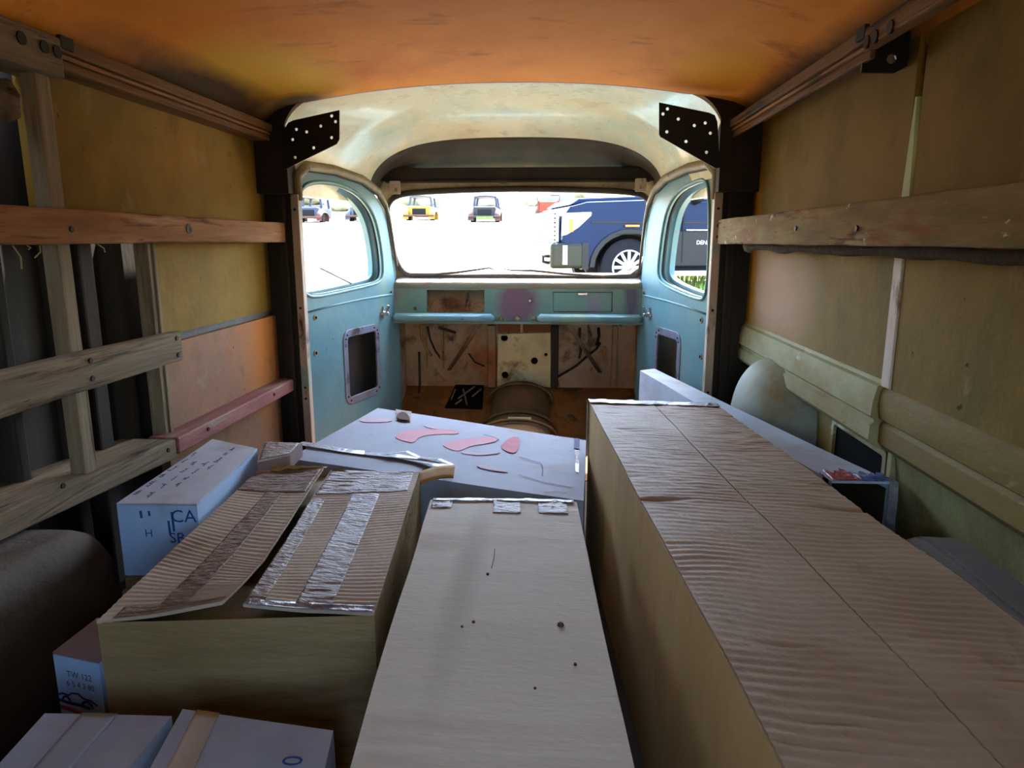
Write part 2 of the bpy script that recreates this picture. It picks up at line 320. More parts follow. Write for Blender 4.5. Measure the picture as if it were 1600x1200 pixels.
def lerp(a, b, t): return V(a) * (1 - t) + V(b) * t
def bil(q, u, v): return lerp(lerp(q[0], q[1], u), lerp(q[3], q[2], u), v)   # q: nl, nr, fr, fl
def nz(p, s, seed=0): return noise.noise(V((p[0] * s + seed * 13.7, p[1] * s - seed * 7.1, p[2] * s + seed * 3.3)))
def text_vf(s, size, o, e1, e2, n, lift=.0006, shear=0):
    c = bpy.data.curves.new('t', 'FONT'); c.body = s; c.size = size; c.shear = shear; c.align_x = 'CENTER'; c.align_y = 'CENTER'; c.resolution_u = 3
    ob = bpy.data.objects.new('t', c); COL.objects.link(ob); bpy.context.view_layer.update()
    me = bpy.data.meshes.new_from_object(ob.evaluated_get(bpy.context.evaluated_depsgraph_get()))
    o, e1, e2, n = V(o), V(e1), V(e2), V(n)
    vf = [o + e1 * v.co.x + e2 * v.co.y + n * lift for v in me.vertices], [tuple(p.vertices) for p in me.polygons]
    bpy.data.objects.remove(ob); bpy.data.curves.remove(c); bpy.data.meshes.remove(me)
    return vf
def strip(pts, width, up, th=.0006):
    """flat ribbon along pts, width across, thickness along up"""
    pts = [V(p) for p in pts]; up = V(up); vs_ = []
    for i, p in enumerate(pts):
        d = (pts[min(i + 1, len(pts) - 1)] - pts[max(i - 1, 0)]).normalized(); s = d.cross(up).normalized() * (width / 2)
        vs_ += [p - s, p + s, p + s + up * th, p - s + up * th]
    fs = [(0, 1, 2, 3), tuple(len(vs_) - 4 + k for k in range(4))]
    for i in range(len(pts) - 1):
        a = i * 4
        for k in range(4): fs.append((a + k, a + (k + 1) % 4, a + 4 + (k + 1) % 4, a + 4 + k))
    return vs_, fs

# ================================================================== THE SETTING: van shell
ceil_z = lambda x: 1.335 - .085 * abs(x / .80) ** 2.2 - .06 * max(0, (abs(x) - .70) / .12) ** 2
struct = dict(kind='structure')
obj('floor', box(-.95, .91, -.45, 3.05, -.04, 0), 'floor_wood', **struct)
ceil = obj('ceiling', slab(lambda u, v: V((-.83 + 1.66 * u, -.45 + 2.80 * v, ceil_z(-.83 + 1.66 * u) + .012)), 40, 24, .012), 'ceiling_orange', smooth=True, auto=50, **struct)
obj('end_trim', tube([(x, 2.352, ceil_z(x) + .004) for x in [-.78 + .039 * i for i in range(41)]], .006, 6), 'roof_edge', ceil, smooth=True)

# left wall: dark outer skin with ribs, ochre and orange inner panels
wl = obj('wall_left', join(box(-.94, -.90, -.45, 2.45, 0, 1.30)), 'bay_dark', **struct)
obj('upper_panel', slab(lambda u, v: V((-.835 + .004 * nz((0, u, v), 2.3), 0, 0)), 1, 1, .0) if False else box(-.835, -.82, 1.315, 2.40, .88, 1.25), 'ochre', wl)
obj('middle_panel', box(-.835, -.82, 1.66, 2.40, .612, .90), 'ochre', wl)
obj('lower_panel', box(-.825, -.808, 1.66, 2.40, .34, .594), 'orange_panel', wl)
obj('bottom_panel', box(-.835, -.81, 1.66, 2.40, .04, .34), 'orange_panel', wl)
obj('seam_strip', box(-.85, -.83, 1.66, 2.40, .588, .616), 'well_grey', wl)
for y, wd, d in ((1.16, .05, .03), (1.42, .04, .025), (1.50, .05, .04), (.95, .06, .03), (.7, .05, .03), (1.235, .03, .05)):
    obj('rib', box(-.90, -.90 + d, y - wd / 2, y + wd / 2, .05, 1.25), 'bay_dark', wl, bevel=.006)
obj('post', join(box(-.80, -.768, 1.285, 1.322, .39, 1.165)), 'wood_pale', wl, bevel=.003)
obj('post', join(box(-.835, -.80, 1.636, 1.664, .36, .845), box(-.80, -.795, 1.652, 1.664, .36, .845)), 'wood_pale', wl, bevel=.002)
obj('post', box(-.90, -.86, 1.60, 1.63, .36, .845), 'bay_dark', wl)
obj('hook', tube([PX(5, 130, -.80), PX(12, 150, -.79), PX(10, 175, -.79), PX(3, 185, -.8)], [.014, .02, .022, .012], 8), 'wood_grey', wl, smooth=True)

# right wall
wr = obj('wall_right', box(.87, .90, -.45, 2.45, 0, 1.30), 'bay_dark', **struct)
obj('upper_panel', box(.80, .815, 1.385, 2.40, .57, 1.25), 'ochre_olive', wr)
obj('upper_panel', box(.80, .815, -.45, 1.355, .57, 1.25), 'ochre_olive', wr)
obj('seam_strip', box(.796, .81, 1.352, 1.388, .57, .83), 'seam_pink', wr, bevel=.003)
obj('seam_strip', hexa([V((.797, 1.368, 1.10)), V((.797, 1.374, 1.10)), V((.81, 1.374, 1.10)), V((.81, 1.368, 1.10))], [V((.797, 1.355, .9)), V((.797, 1.388, .9)), V((.81, 1.388, .9)), V((.81, 1.355, .9))]), 'seam_green', wr)
def extrude_y(prof, y0, y1):
    a = [V((x, y0, z)) for x, z in prof]; b = [V((x, y1, z)) for x, z in prof]; n = len(prof)
    return a + b, [tuple(range(n)), tuple(range(2 * n - 1, n - 1, -1))] + [(i, (i + 1) % n, n + (i + 1) % n, n + i) for i in range(n)]
obj('belt_moulding', extrude_y([(.815, .584), (.800, .582), (.798, .574), (.790, .570), (.784, .540), (.782, .510), (.790, .503), (.790, .497), (.783, .493), (.782, .462), (.790, .452), (.80, .445), (.86, .44)], 1.385, 2.40), 'pale_belt', wr, auto=35)
obj('belt_moulding', extrude_y([(.815, .582), (.803, .580), (.803, .570), (.796, .562), (.793, .53), (.797, .508), (.806, .502), (.800, .494), (.800, .458), (.810, .446), (.832, .44), (.87, .43)], -.45, 1.382), 'olive_belt', wr, auto=35)
obj('lower_panel', grid(lambda u, v: V((.852 - .02 * math.sin(v * 3.1) * 0 + .0, 1.40 + u * 1.0, .0 + .445 * v)), 2, 2), 'pale_belt', wr)
obj('lower_panel', grid(lambda u, v: V((.862 - .03 * v * v, -.45 + u * 1.83, .0 + .445 * v)), 2, 8), 'lower_green', wr, smooth=True)
obj('joint_flange', box(.828, .866, 1.376, 1.396, .0, .45), 'pale_belt', wr, bevel=.003)
# dark access hatch with its frame
hz0, hz1, hy0, hy1 = .22, .412, 1.44, 1.70
obj('hatch_frame', plate(rrect(hy0 - .015, hy1 + .012, hz0 - .01, hz1 + .012, .01), [rrect(hy0, hy1, hz0, hz1, .008)], (.852, 0, 0), (0, 1, 0), (0, 0, 1), (-1, 0, 0), .012), 'pale_belt', wr)
obj('hatch_recess', box(.848, .851, hy0, hy1, hz0, hz1), 'black_hole', wr)
# spare-wheel clearance dome
def dome(u, v):
    a = math.pi * (u * 1.0 + .5) ; t = v
    prof = max(0, math.cos(max(0, t - .45) / .55 * math.pi / 2)) ** .58 if t > .45 else 1
    z = .50 * (t / .45 * .62 if t < .45 else .62 + .38 * math.sin((t - .45) / .55 * math.pi / 2))
    return V((.855 + .175 * math.cos(a) * prof, 2.03 + .20 * math.sin(a) * prof, z * 1.04))
obj('wheel_dome', grid(dome, 24, 24), 'dome_paint', wr, smooth=True)
# wheel wells
def well(xi, xo, y0, y1, zt, mat, parent):
    def f(u, v):
        a = min(1, max(-1, (u - .5) * 2)); yy = lerp((0, y0, 0), (0, y1, 0), u).y
        hgt = zt * (1 - abs(a) ** 14) ** .3
        s = v * 2
        if s < 1: x, z = xi, hgt * s
        else: x, z = xi + (xo - xi) * (s - 1), hgt
        k = .05; dirx = 1 if xo > xi else -1
        if abs(s - 1) < .3: 
            q = (s - .7) / .6 * math.pi / 2; z = hgt - k * (1 - math.sin(q)) * min(1, hgt / .1); x = xi + dirx * k * (1 - math.cos(q))
            z = max(0, z)
        z += .004 * nz((x, yy, z), 7)
        return V((x, yy, z))
    return obj('wheel_well', grid(f, 40, 24), mat, parent, smooth=True)
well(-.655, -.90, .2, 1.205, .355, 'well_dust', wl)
well(.745, .865, .2, 1.25, .36, 'well_grey', wr)
# pillars behind the cab doors, and door jambs
for s, par in ((-1, wl), (1, wr)):
    px_ = .725 if s < 0 else .699
    obj('door_pillar', join(box(min(s * px_, s * .825), max(s * px_, s * .825), 2.395, 2.47, 0, 1.22), box(min(s * (px_ + .02), s * (px_ + .05)), max(s * (px_ + .02), s * (px_ + .05)), 2.375, 2.396, 0, 1.18)), 'pillar_dark', par, bevel=.004)
    obj('jamb_strip', join(box(min(s * (px_ - .025), s * (px_ + .002)), max(s * (px_ - .025), s * (px_ + .002)), 2.385, 2.42, 0, 1.0)), 'jamb', par, bevel=.003)
    for z in (.34, .30, .62, .95):
        obj('bolt', tube([(s * (px_ - .012), 2.388, z), (s * (px_ - .012), 2.381, z)], .0045, 6), 'nail', par)
# unseen rear wall behind the camera, its opening sized to set the back light
obj('wall_back', plate([(-.9, 0), (.9, 0), (.9, 1.33), (-.9, 1.33)], [rrect(.04, .42, .50, 1.10, .06)], (0, -.45, 0), (1, 0, 0), (0, 0, 1), (0, -1, 0), .04), 'ochre_olive', **struct)

# cab roof
def cabroof(u, v):
    y = 2.345 + .70 * v
    zc = 1.343 - .035 * v - .185 * v ** 5; hw = .712 - .152 * v; zs = 1.05 - .01 * v
    a = -1 + 2 * u; a = math.copysign(1 - (1 - abs(a)) ** 1.7, a)
    top = zc - .075 * abs(a * hw / .8) ** 2.2; k = min(1, v * 2.2)
    z = zs + (top - zs) * max(0, 1 - abs(a) ** (12 - 7 * k)) ** (.32 + .16 * k)
    return V((a * hw - .022 * (1 - v), y, z))
cr = obj('cab_ceiling', slab(lambda u, v: cabroof(u, v * .82), 60, 30, -.012), 'cab_cream', smooth=True, auto=60, **struct)
cr['label'] = 'glossy cream and pale teal metal roof over the cab'
obj('header_panel', slab(lambda u, v: cabroof(u, .815 + .185 * v) - V((0, 0, .001)), 60, 8, -.012), 'cab_shaded', cr, smooth=True, auto=60)
inner_arc = [cabroof(i / 40, .03) for i in range(41)]
obj('roof_bow', join(grid(lambda u, v: lerp(cabroof(u, .0), V((-.86 + 1.72 * u, 2.352, 1.42)), v), 60, 2)), 'pillar_dark', cr, smooth=True)
for s_ in (-1, 1):
    obj('corner_filler', hexa([V((s_ * .69, 2.350, 1.42)), V((s_ * .90, 2.350, 1.42)), V((s_ * .90, 2.46, 1.42)), V((s_ * .69, 2.46, 1.42))], [V((s_ * .722, 2.352, 1.20)), V((s_ * .90, 2.352, 1.20)), V((s_ * .90, 2.46, 1.20)), V((s_ * .722, 2.46, 1.20))]), 'pillar_dark', cr)
    xi_ = .714 if s_ < 0 else .674
    obj('corner_post', box(min(s_ * xi_, s_ * .90), max(s_ * xi_, s_ * .90), 2.3405, 2.415, 1.0, 1.21), 'pillar_dark', cr)
    obj('corner_filler', box(min(s_ * .822, s_ * .94), max(s_ * .822, s_ * .94), 2.405, 2.47, -.04, 1.42), 'pillar_dark', cr)
    obj('side_filler', hexa([V((s_ * .715, 2.41, 1.30)), V((s_ * .75, 2.41, 1.30)), V((s_ * .60, 3.09, 1.20)), V((s_ * .575, 3.09, 1.20))], [V((s_ * .735, 2.41, 1.0)), V((s_ * .77, 2.41, 1.0)), V((s_ * .62, 3.09, 1.0)), V((s_ * .60, 3.09, 1.0))]), 'cab_cream', cr)
# windshield plane
wo = V((0, 3.12, .69)); wt = V((0, 3.0, 1.05)); we2 = (wt - wo).normalized(); we1 = V((1, 0, 0)); wn = we1.cross(we2)   # wn faces back into the cab
if wn.y > 0: wn = -wn
def wsl(u, v):
    p = PP(u, v, wo, wn); d = p - wo; return (d.dot(we1), d.dot(we2))
ws_px = [(640, 303), (720, 299), (810, 297), (900, 298), (985, 302), (1008, 308), (1019, 328), (1013, 375), (1004, 415), (988, 432), (900, 431), (810, 428), (720, 429), (645, 430), (624, 418), (613, 375), (605, 330), (614, 310)]
wsloop = smooth_loop([wsl(*p) for p in ws_px], 2)
wf = obj('window_1', plate([(-.60, -.06), (.60, -.06), (.585, .36), (.53, .46), (-.53, .46), (-.585, .36)], [wsloop], wo, we1, we2, -wn, .03), 'frame_tan', **struct)
g3 = [wo + we1 * a + we2 * b + wn * .004 for a, b in offset_loop(wsloop, .006)]
obj('gasket', tube(g3, .012, 8, True), 'rubber', wf, smooth=True)
# loose gasket lip hanging along the lower edge
gl = [wo + we1 * wsl(u, v)[0] + we2 * wsl(u, v)[1] + wn * .012 for u, v in ((640, 427), (680, 427), (715, 424), (745, 420), (765, 417), (775, 421))]
obj('loose_gasket', tube(gl, [.006, .007, .006, .005, .004, .002], 6), 'rubber', wf, smooth=True)
gl = [wo + we1 * wsl(u, v)[0] + we2 * wsl(u, v)[1] + wn * .012 for u, v in ((785, 418), (800, 421), (830, 421), (880, 426), (940, 430), (985, 428), (1000, 416))]
obj('loose_gasket', tube(gl, [.002, .004, .006, .006, .006, .006, .003], 6), 'rubber', wf, smooth=True)
obj('header_bar', join(beam((-.56, 2.985, 1.112), (.56, 2.985, 1.112), .025, .055), beam((-.54, 2.968, 1.085), (.54, 2.968, 1.085), .008, .012)), 'pillar_dark', wf, bevel=.004)
for u, v in ((617, 293), (1001, 289)):
    p = PY(u, v, 2.955)
    obj('header_bracket', plate(rrect(-.022, .022, -.026, .026, .005), [rrect(-.004, .010, -.016, .0, .002)], p, (1, 0, 0), (0, 0, 1), (0, 1, 0), .006), 'jamb', wf)

# cab doors -----------------------------------------------------------------
def make_door(n, s, wpx, hole, label):
    a = V((-.712 if s < 0 else .686, 2.42, 0)); b = V((s * .530, 3.07, 0)); e1 = (b - a).normalized(); e2 = V((0, 0, 1)); out = V((s * abs(e1.y), abs(e1.x), 0)).normalized()
    if out.dot(V((s, 0, 0))) < 0: out = -out
    Lg = (b - a).length
    def dl(u, v): p = PP(u, v, a, out); d = p - a; return (d.dot(e1), d.z)
    win = smooth_loop([dl(*q) for q in wpx], 2)
    clampx = lambda l, m=0.0: [(max(m, x), z) for x, z in l]
    outer = [(0, .0), (Lg, 0), (Lg, .60), (.662, .68), (.645, .76), (.628, .85), (.605, .93), (.57, .99), (.51, 1.035), (.40, 1.068), (.22, 1.085), (.06, 1.085), (.0, 1.065)]
    d = obj('door_%d' % n, plate(outer, [win, hole], a, e1, e2, out, .008), 'teal', kind='structure', label=label)
    obj('window_channel', plate(clampx(offset_loop(win, .026)), [clampx(offset_loop(win, .004), .004)], a + out * .018, e1, e2, out, .006), 'door_gap', d)
    obj('window_frame', plate(clampx(offset_loop(win, .05)), [clampx(offset_loop(win, -.006), .004)], a + out * .040, e1, e2, out, .022), 'teal', d)
    obj('bead', tube([a + e1 * x + e2 * z - out * .002 for x, z in offset_loop(win, .010)], .0055, 6, True), 'teal', d, smooth=True)
    obj('outer_skin', plate([(0, 0), (Lg, 0), (Lg, .66), (0, .64)], [], a + out * .065, e1, e2, out, .006), 'bay_dark', d)
    # door opening surround (body frame round the top of the door)
    arc = [(-.012, 0.98), (-.012, 1.06), (.05, 1.098), (.22, 1.100), (.41, 1.082), (.53, 1.045), (.59, .995), (.625, .93), (.65, .84), (.675, .74)]
    arc = [(arc[0][0], arc[0][1])] + [(x, z) for x, z in arc[1:]]
    obj('opening_frame', tube([a + e1 * x + e2 * z - out * .008 for x, z in arc], [.017] * 5 + [.015, .009, .006, .004, .003], 8), 'frame_tan', d, smooth=True)
    obj('weather_strip', tube([a + e1 * x + e2 * (z - .016) - out * .006 for x, z in arc[1:]], .005, 6), 'door_gap', d, smooth=True)
    hx0 = min(q[0] for q in hole); hx1 = max(q[0] for q in hole); hz0 = min(q[1] for q in hole); hz1 = max(q[1] for q in hole)
    fr = obj('access_frame', plate(offset_loop(hole, .004), [offset_loop(hole, -.026)], a - out * .004, e1, e2, out, .008), 'steel_purple', d, bevel=.002)
    for k in range(9):
        t = k / 9; per = hole; q = offset_loop(per, -.011)[int(t * len(per))]
        c = a + e1 * q[0] + e2 * q[1]
        obj('screw_hole', tube([c - out * .0055, c + out * .003], .004, 6), 'black_hole', fr)
    # beltline crease
    obj('belt_crease', tube([a + e1 * x + e2 * z - out * .001 for x, z in ((.01, .60), (.2, .612), (.4, .618), (Lg - .05, .62))], .004, 6), 'teal', d, smooth=True)
    # window-winder spindle (star shaped) and small bosses
    c = a + e1 * .545 + e2 * .545
    obj('winder_spindle', join(tube([c + out * .002, c - out * .03], [.012, .007], 8), beam(c - e1 * .02 - out * .004, c + e1 * .02 - out * .004, .004, .008), beam(c - e2 * .022 - out * .004, c + e2 * .03 - out * .004, .008, .004, (1, 0, 0)), tube([c + e2 * .01 - out * .02, c + e2 * .035 - out * .03], .006, 6)), 'chrome', d)
    for x, z in ((.06, .577), (.05, .45), (.62, .63)):
        c = a + e1 * x + e2 * z
        obj('boss', tube([c - out * .003, c + out * .002], .011, 10), 'frame_tan', d); obj('boss', tube([c - out * .004, c + out * .001], .006, 8), 'black_hole', d)
    return d, a, e1, out
L_px = [(470, 440), (468, 380), (468, 315), (474, 294), (495, 287), (530, 291), (560, 306), (582, 335), (592, 375), (597, 420), (594, 437), (575, 443), (530, 453), (490, 461), (476, 455)]
d1, da1, de1, do1 = make_door(1, -1, L_px, rrect(.235, .505, .215, .505, .04), 'faded teal cab door with an open window, left of the windshield')
R_px = [(1104, 440), (1107, 380), (1107, 310), (1104, 284), (1090, 286), (1062, 300), (1045, 325), (1037, 360), (1031, 410), (1030, 430), (1037, 440), (1060, 452), (1095, 465), (1101, 460)]
d2, da2, de2, do2 = make_door(2, 1, R_px, rrect(.225, .475, .24, .505, .04), 'faded teal cab door with an open window, right of the windshield')
# straw stick lying in the left window
obj('window_rod', tube([PP(518, 419, da1, do1) + do1 * .05, PP(556, 443, da1, do1) + do1 * .02], .004, 6), 'rod_steel', d1)

# A-pillars between doors and windshield
ap = obj('trim_1', join(tube([(-.530, 3.075, .66), (-.545, 3.06, .80), (-.548, 3.03, .95), (-.54, 3.0, 1.05)], .030, 8), tube([(.530, 3.075, .66), (.545, 3.06, .80), (.548, 3.03, .95), (.54, 3.0, 1.05)], .030, 8)), 'frame_tan', smooth=True, **struct) if False else None
for s in (-1, 1):
    obj('trim_%d' % (1 if s < 0 else 2), tube([(s * .557, 3.10, .0), (s * .557, 3.10, .45), (s * .553, 3.10, .62), (s * .550, 3.085, .80), (s * .548, 3.05, .95), (s * .545, 3.02, 1.06)], [.03, .03, .022, .012, .010, .010], 10), 'teal', smooth=True, kind='structure', label='teal painted pillar between windshield and %s door' % ('left' if s < 0 else 'right'))

# firewall and toe board
wfr = obj('wall_front', box(-.62, .62, 3.30, 3.33, -.1, .70), 'firewall', **struct)
obj('cowl_side', box(-.575, -.545, 3.06, 3.32, -.05, .66), 'firewall', wfr); obj('cowl_side', box(.545, .575, 3.06, 3.32, -.05, .66), 'firewall', wfr)
obj('cowl_top', hexa([V((-.62, 3.135, .70)), V((.62, 3.135, .70)), V((.55, 3.95, .60)), V((-.55, 3.95, .60))], [V((-.62, 3.135, .66)), V((.62, 3.135, .66)), V((.55, 3.95, .45)), V((-.55, 3.95, .45))]), 'teal', wfr)
hole_l = [(PP(u, v, V((0, 3.20, .06)), V((0, -.6, .8))).x, 0) for u, v in ()]
obj('toe_board', hexa([V((-.56, 3.02, .0)), V((.56, 3.02, .0)), V((.56, 3.30, .16)), V((-.56, 3.30, .16))], [V((-.56, 3.02, -.03)), V((.56, 3.02, -.03)), V((.56, 3.30, .12)), V((-.56, 3.30, .12))]), 'toe_rust', wfr)
obj('cab_floor', box(-.62, .62, 2.42, 3.03, -.02, .004), 'toe_rust', wfr)
# raised silver access panel with holes
FY = 3.285
def fl(u, v, y=FY): p = PY(u, v, y); return (p.x, p.z)
sp = [fl(778, 522), fl(860, 520), fl(861, 606), fl(826, 598), fl(777, 604)]
obj('access_panel', plate(sp, [circ(*fl(788, 528), .017), circ(*fl(835, 564), .017), circ(*fl(789, 586), .017), circ(*fl(853, 554), .008)], (0, FY, 0), (1, 0, 0), (0, 0, 1), (0, 1, 0), .012), 'silver_panel', wfr)
obj('panel_cavity', box(sp[0][0] + .01, sp[1][0] - .01, FY + .0125, FY + .0145, sp[4][1] + .03, sp[0][1] - .01), 'black_hole', wfr)
obj('rust_plate', plate([fl(778, 506), fl(860, 506), fl(860, 519), fl(778, 519)], [], (0, FY, 0), (1, 0, 0), (0, 0, 1), (0, 1, 0), .012), 'toe_rust', wfr)
for u0, u1, mt in ((762, 775, 'firewall'), (861, 872, 'bay_dark'), (664, 668, 'frame_tan'), (957, 963, 'frame_tan'), (690, 694, 'frame_tan')):
    a, b = fl(u0, 508), fl(u1, 605 if u0 > 700 else 575)
    obj('rib', box(a[0], b[0], FY - .012, 3.30, b[1], a[1]), mt, wfr, bevel=.005)
# brace rods under the dash
for (p, q) in (((749, 506), (700, 578)), ((886, 506), (936, 582))):
    A = PY(*p, 3.12); B = PY(*q, 3.29); o2 = V((.010, 0, 0))
    obj('brace_rod', join(tube([A, B], .0055, 6), tube([A + o2, B + o2], .0045, 6)), 'rod_steel', wfr, smooth=True)
for pts, r, m_ in (([(732, 552), (742, 566), (752, 570), (757, 572)], .004, 'nail'), ([(871, 589), (900, 572), (918, 556), (932, 545), (938, 535)], .006, 'nail'), ([(657, 508), (659, 525), (666, 545), (674, 556)], .007, 'wire_tan'), ([(668, 510), (672, 530), (680, 548), (690, 562)], .005, 'bay_dark'),
                   ([(689, 555), (689, 562), (694, 566), (698, 560)], .006, 'wire_tan'), ([(944, 541), (946, 548), (944, 556), (948, 565)], .006, 'wire_tan'), ([(906, 512), (905, 530), (908, 545), (905, 560)], .006, 'bay_dark'), ([(935, 512), (936, 525), (932, 540)], .007, 'nail'), ([(685, 512), (700, 516), (712, 520)], .007, 'bay_dark'), ([(862, 612), (880, 630), (905, 655)], .004, 'rod_steel'), ([(655, 550), (656, 600), (652, 640)], .006, 'bay_dark')):
    obj('wire', tube([PY(u, v, 3.26) for u, v in pts], r, 6), m_, wfr, smooth=True)
# dark pedal hole in the toe board with bits of bright metal
to = V((0, 3.02, .002)); tn = V((0, -.16, .28)).normalized(); te2 = V((0, .28, .16)).normalized()
def tl(u, v): p = PP(u, v, to, tn) - to; return (p.x, p.dot(te2))
obj('pedal_hole', plate([tl(*q) for q in ((695, 638), (703, 622), (712, 602), (730, 600), (756, 603), (754, 640))], [], to + tn * .001, (1, 0, 0), te2, tn, .004), 'black_hole', wfr)
for (p, q) in (((705, 627), (712, 612)), ((716, 625), (742, 608)), ((730, 635), (724, 612)), ((738, 622), (752, 612)), ((712, 634), (722, 628))):
    obj('pedal_linkage', tube([PP(*p, to, tn) + tn * .01, PP(*q, to, tn) + tn * .016], .004, 5), 'rod_steel', wfr)
# transmission hump
hx = .01
def humpf(u, v):
    a = math.pi * u; y = 2.50 + .72 * v; r = .175 * (1 - .25 * v); hgt = (.085 + .01 * v)
    return V((hx - r * math.cos(a), y, .0 + hgt * math.sin(a) ** .8 + max(0, (y - 3.02)) * .55))
hp = obj('transmission_hump', grid(humpf, 24, 12), 'hump', wfr, smooth=True)
for k, (y, r) in enumerate(((3.19, .15), (3.02, .165), (2.88, .172))):
    obj('hump_flange', tube([(hx - r * math.cos(math.pi * t / 16), y, .008 + (.098) * math.sin(math.pi * t / 16) ** .8 + max(0, y - 3.02) * .55) for t in range(17)], .007, 6), 'hump', wfr, smooth=True)
c = PY(812, 662, 2.95)
obj('gearbox_cover', join(tube([c - V((.05, 0, 0)), c + V((.05, 0, 0))], .03, 12), tube([c + V((-.035, -.035, .0)), c + V((.035, -.035, 0))], .006, 6)), 'silver_panel', wfr, smooth=True, auto=40)

# ------------------------------------------------------------------ dashboard
dash = thing('dashboard', 'teal metal dashboard with empty gauge opening and glove box under the windshield', 'dashboard', (0, 3.05, .5))
dy = 3.05
def dp(u, v): p = PY(u, v, dy); return (p.x, p.z)
inst = [dp(667, 453), dp(757, 453), dp(757, 488), dp(667, 488)]
glv = [dp(864, 456), dp(957, 456), dp(957, 488), dp(864, 488)]
small = [circ(*dp(649, 482), .008), circ(*dp(783, 498), .007), circ(*dp(809, 498), .007)]
obj('panel', plate([(-.54, .500), (.54, .500), (.54, .648), (-.54, .648)], [inst, glv] + small, (0, dy, 0), (1, 0, 0), (0, 0, 1), (0, 1, 0), .006), 'teal_dash', dash)
obj('crown', grid(lambda u, v: V((-.545 + 1.09 * u, 3.048 + .012 * (1 - math.cos(v * math.pi / 2)), .644 + .030 * math.sin(v * math.pi / 2))), 30, 8), 'dash_rusty', dash, smooth=True)
obj('sill', grid(lambda u, v: V((-.53 + 1.06 * u, 3.056 + .066 * v, .672 + .020 * v)), 20, 5), 'sill_white', dash, smooth=True)
ix = inst
obj('gauge_recess', join(box(ix[0][0] - .01, ix[1][0] + .01, 3.14, 3.145, ix[2][1] - .01, ix[0][1] + .01), box(ix[0][0] - .012, ix[0][0] - .006, 3.056, 3.145, ix[2][1] - .01, ix[0][1] + .01), box(ix[1][0] + .006, ix[1][0] + .012, 3.056, 3.145, ix[2][1] - .01, ix[0][1] + .01)), 'firewall', dash)
for pts in (((735, 482), (745, 478), (752, 480)), ((740, 475), (748, 472), (757, 474)), ((672, 480), (678, 470), (684, 466)), ((690, 456), (712, 458), (725, 456))):
    obj('loose_wire', tube([PY(u, v, 3.10) for u, v in pts], .003, 5), 'wire_tan', dash)
gv = obj('glove_box_door', box(glv[0][0] + .003, glv[1][0] - .003, 3.049, 3.054, glv[2][1] + .003, glv[0][1] - .003), 'teal_dash', dash, bevel=.001)
gp = dp(910, 459)
obj('handle', box(gp[0] - .021, gp[0] + .021, 3.038, 3.05, gp[1] - .005, gp[1] + .005), 'chrome', gv, bevel=.002)
for x0, x1 in ((-.535, -.098), (.09, .532)):
    obj('lip_roll', join(tube([(x0, 3.022, .52), (x0 + .012, 3.02, .521), (x1 - .012, 3.02, .521), (x1, 3.026, .52)], [.008, .019, .019, .008], 10)), 'teal_lip', dash, smooth=True)
obj('lower_edge', box(-.54, .54, 3.03, 3.055, .494, .503), 'teal_dash', dash)
for u, v in ((783, 498), (809, 498), (834, 497)):
    p = PY(u, v, 3.045); obj('knob', tube([p, p - V((0, .012, 0))], [.011, .008], 10), 'frame_tan', dash, smooth=True)
p = PY(828, 470, 3.047); obj('screw', tube([p, p - V((0, .006, 0))], [.007, .005], 8), 'chrome', dash)
obj('support_strap', beam(PY(815, 506, 3.2), PY(815, 520, 3.26), .012, .004), 'jamb', dash)

# ================================================================== wooden rails and boards
def board(name, label, vf, mat, nails=(), bevel=.004, cat='board', warp=.004, group=None):
    vs_, fs = vf
    t = thing(name, label, cat, sum((V(v) for v in vs_), V()) / len(vs_), group)
    obj('plank', vf, mat, t, bevel=bevel)
    for p, n in nails:
        p, n = V(p), V(n); obj('nail', tube([p, p + n * .003], .0055, 8), 'nail', t)
    return t
def ysub(x0, x1, z0, z1, y0, y1, n, amp, seed, dz=0):
    """long board along y with a slightly uneven edge"""
    vs_, fs = [], []
    for i in range(n + 1):
        t = i / n; y = y0 + (y1 - y0) * t; k = dz * (1 - t)
        a = amp * nz((0, y, 0), 5, seed); b = amp * nz((0, y, 1), 6, seed + 3)
        vs_ += [V((x0, y, z0 + a + k)), V((x1, y, z0 + a + k)), V((x1, y, z1 + b + k)), V((x0, y, z1 + b + k))]
    for i in range(n):
        for k in range(4): fs.append((i * 4 + k, i * 4 + (k + 1) % 4, i * 4 + 4 + (k + 1) % 4, i * 4 + 4 + k))
    fs += [(0, 1, 2, 3), tuple(n * 4 + k for k in range(4))]
    return vs_, fs
X_ = V((1, 0, 0))
board('wall_board', 'long brown wooden board nailed along the left wall at window height', ysub(-.778, -.748, .843, .907, .1, 2.40, 30, .003, 1), 'wood_board', [((-.748, y, z), X_) for y, z in ((1.30, .87), (1.745, .875), (2.38, .86), (2.38, .89))])
kn = obj('knot', tube([(-.749, 1.735, .877), (-.746, 1.735, .877)], .012, 10), 'nail', [o for o in COL.objects if o.name == 'wall_board'][0])
board('wall_board', 'short grey-brown wooden board nailed across the dark bays of the left wall', ysub(-.768, -.742, .563, .636, .1, 1.645, 24, .003, 2, .006), 'wood_grey', [((-.742, y, z), X_) for y, z in ((1.30, .62), (1.30, .585), (1.62, .62), (1.62, .58))])
board('wall_board', 'thick mottled wooden board with flaking paint along the right wall', ysub(.688, .724, .838, .914, .1, 2.40, 30, .003, 3, .004), 'wood_mottled', [((.688, y, z), -X_) for y, z in ((1.62, .875), (2.38, .86), (2.38, .895), (1.3, .87))])
ft = thing('foam_strip', 'dark ragged foam strip hanging under the right wall board', 'foam', (.74, 1.5, .83))
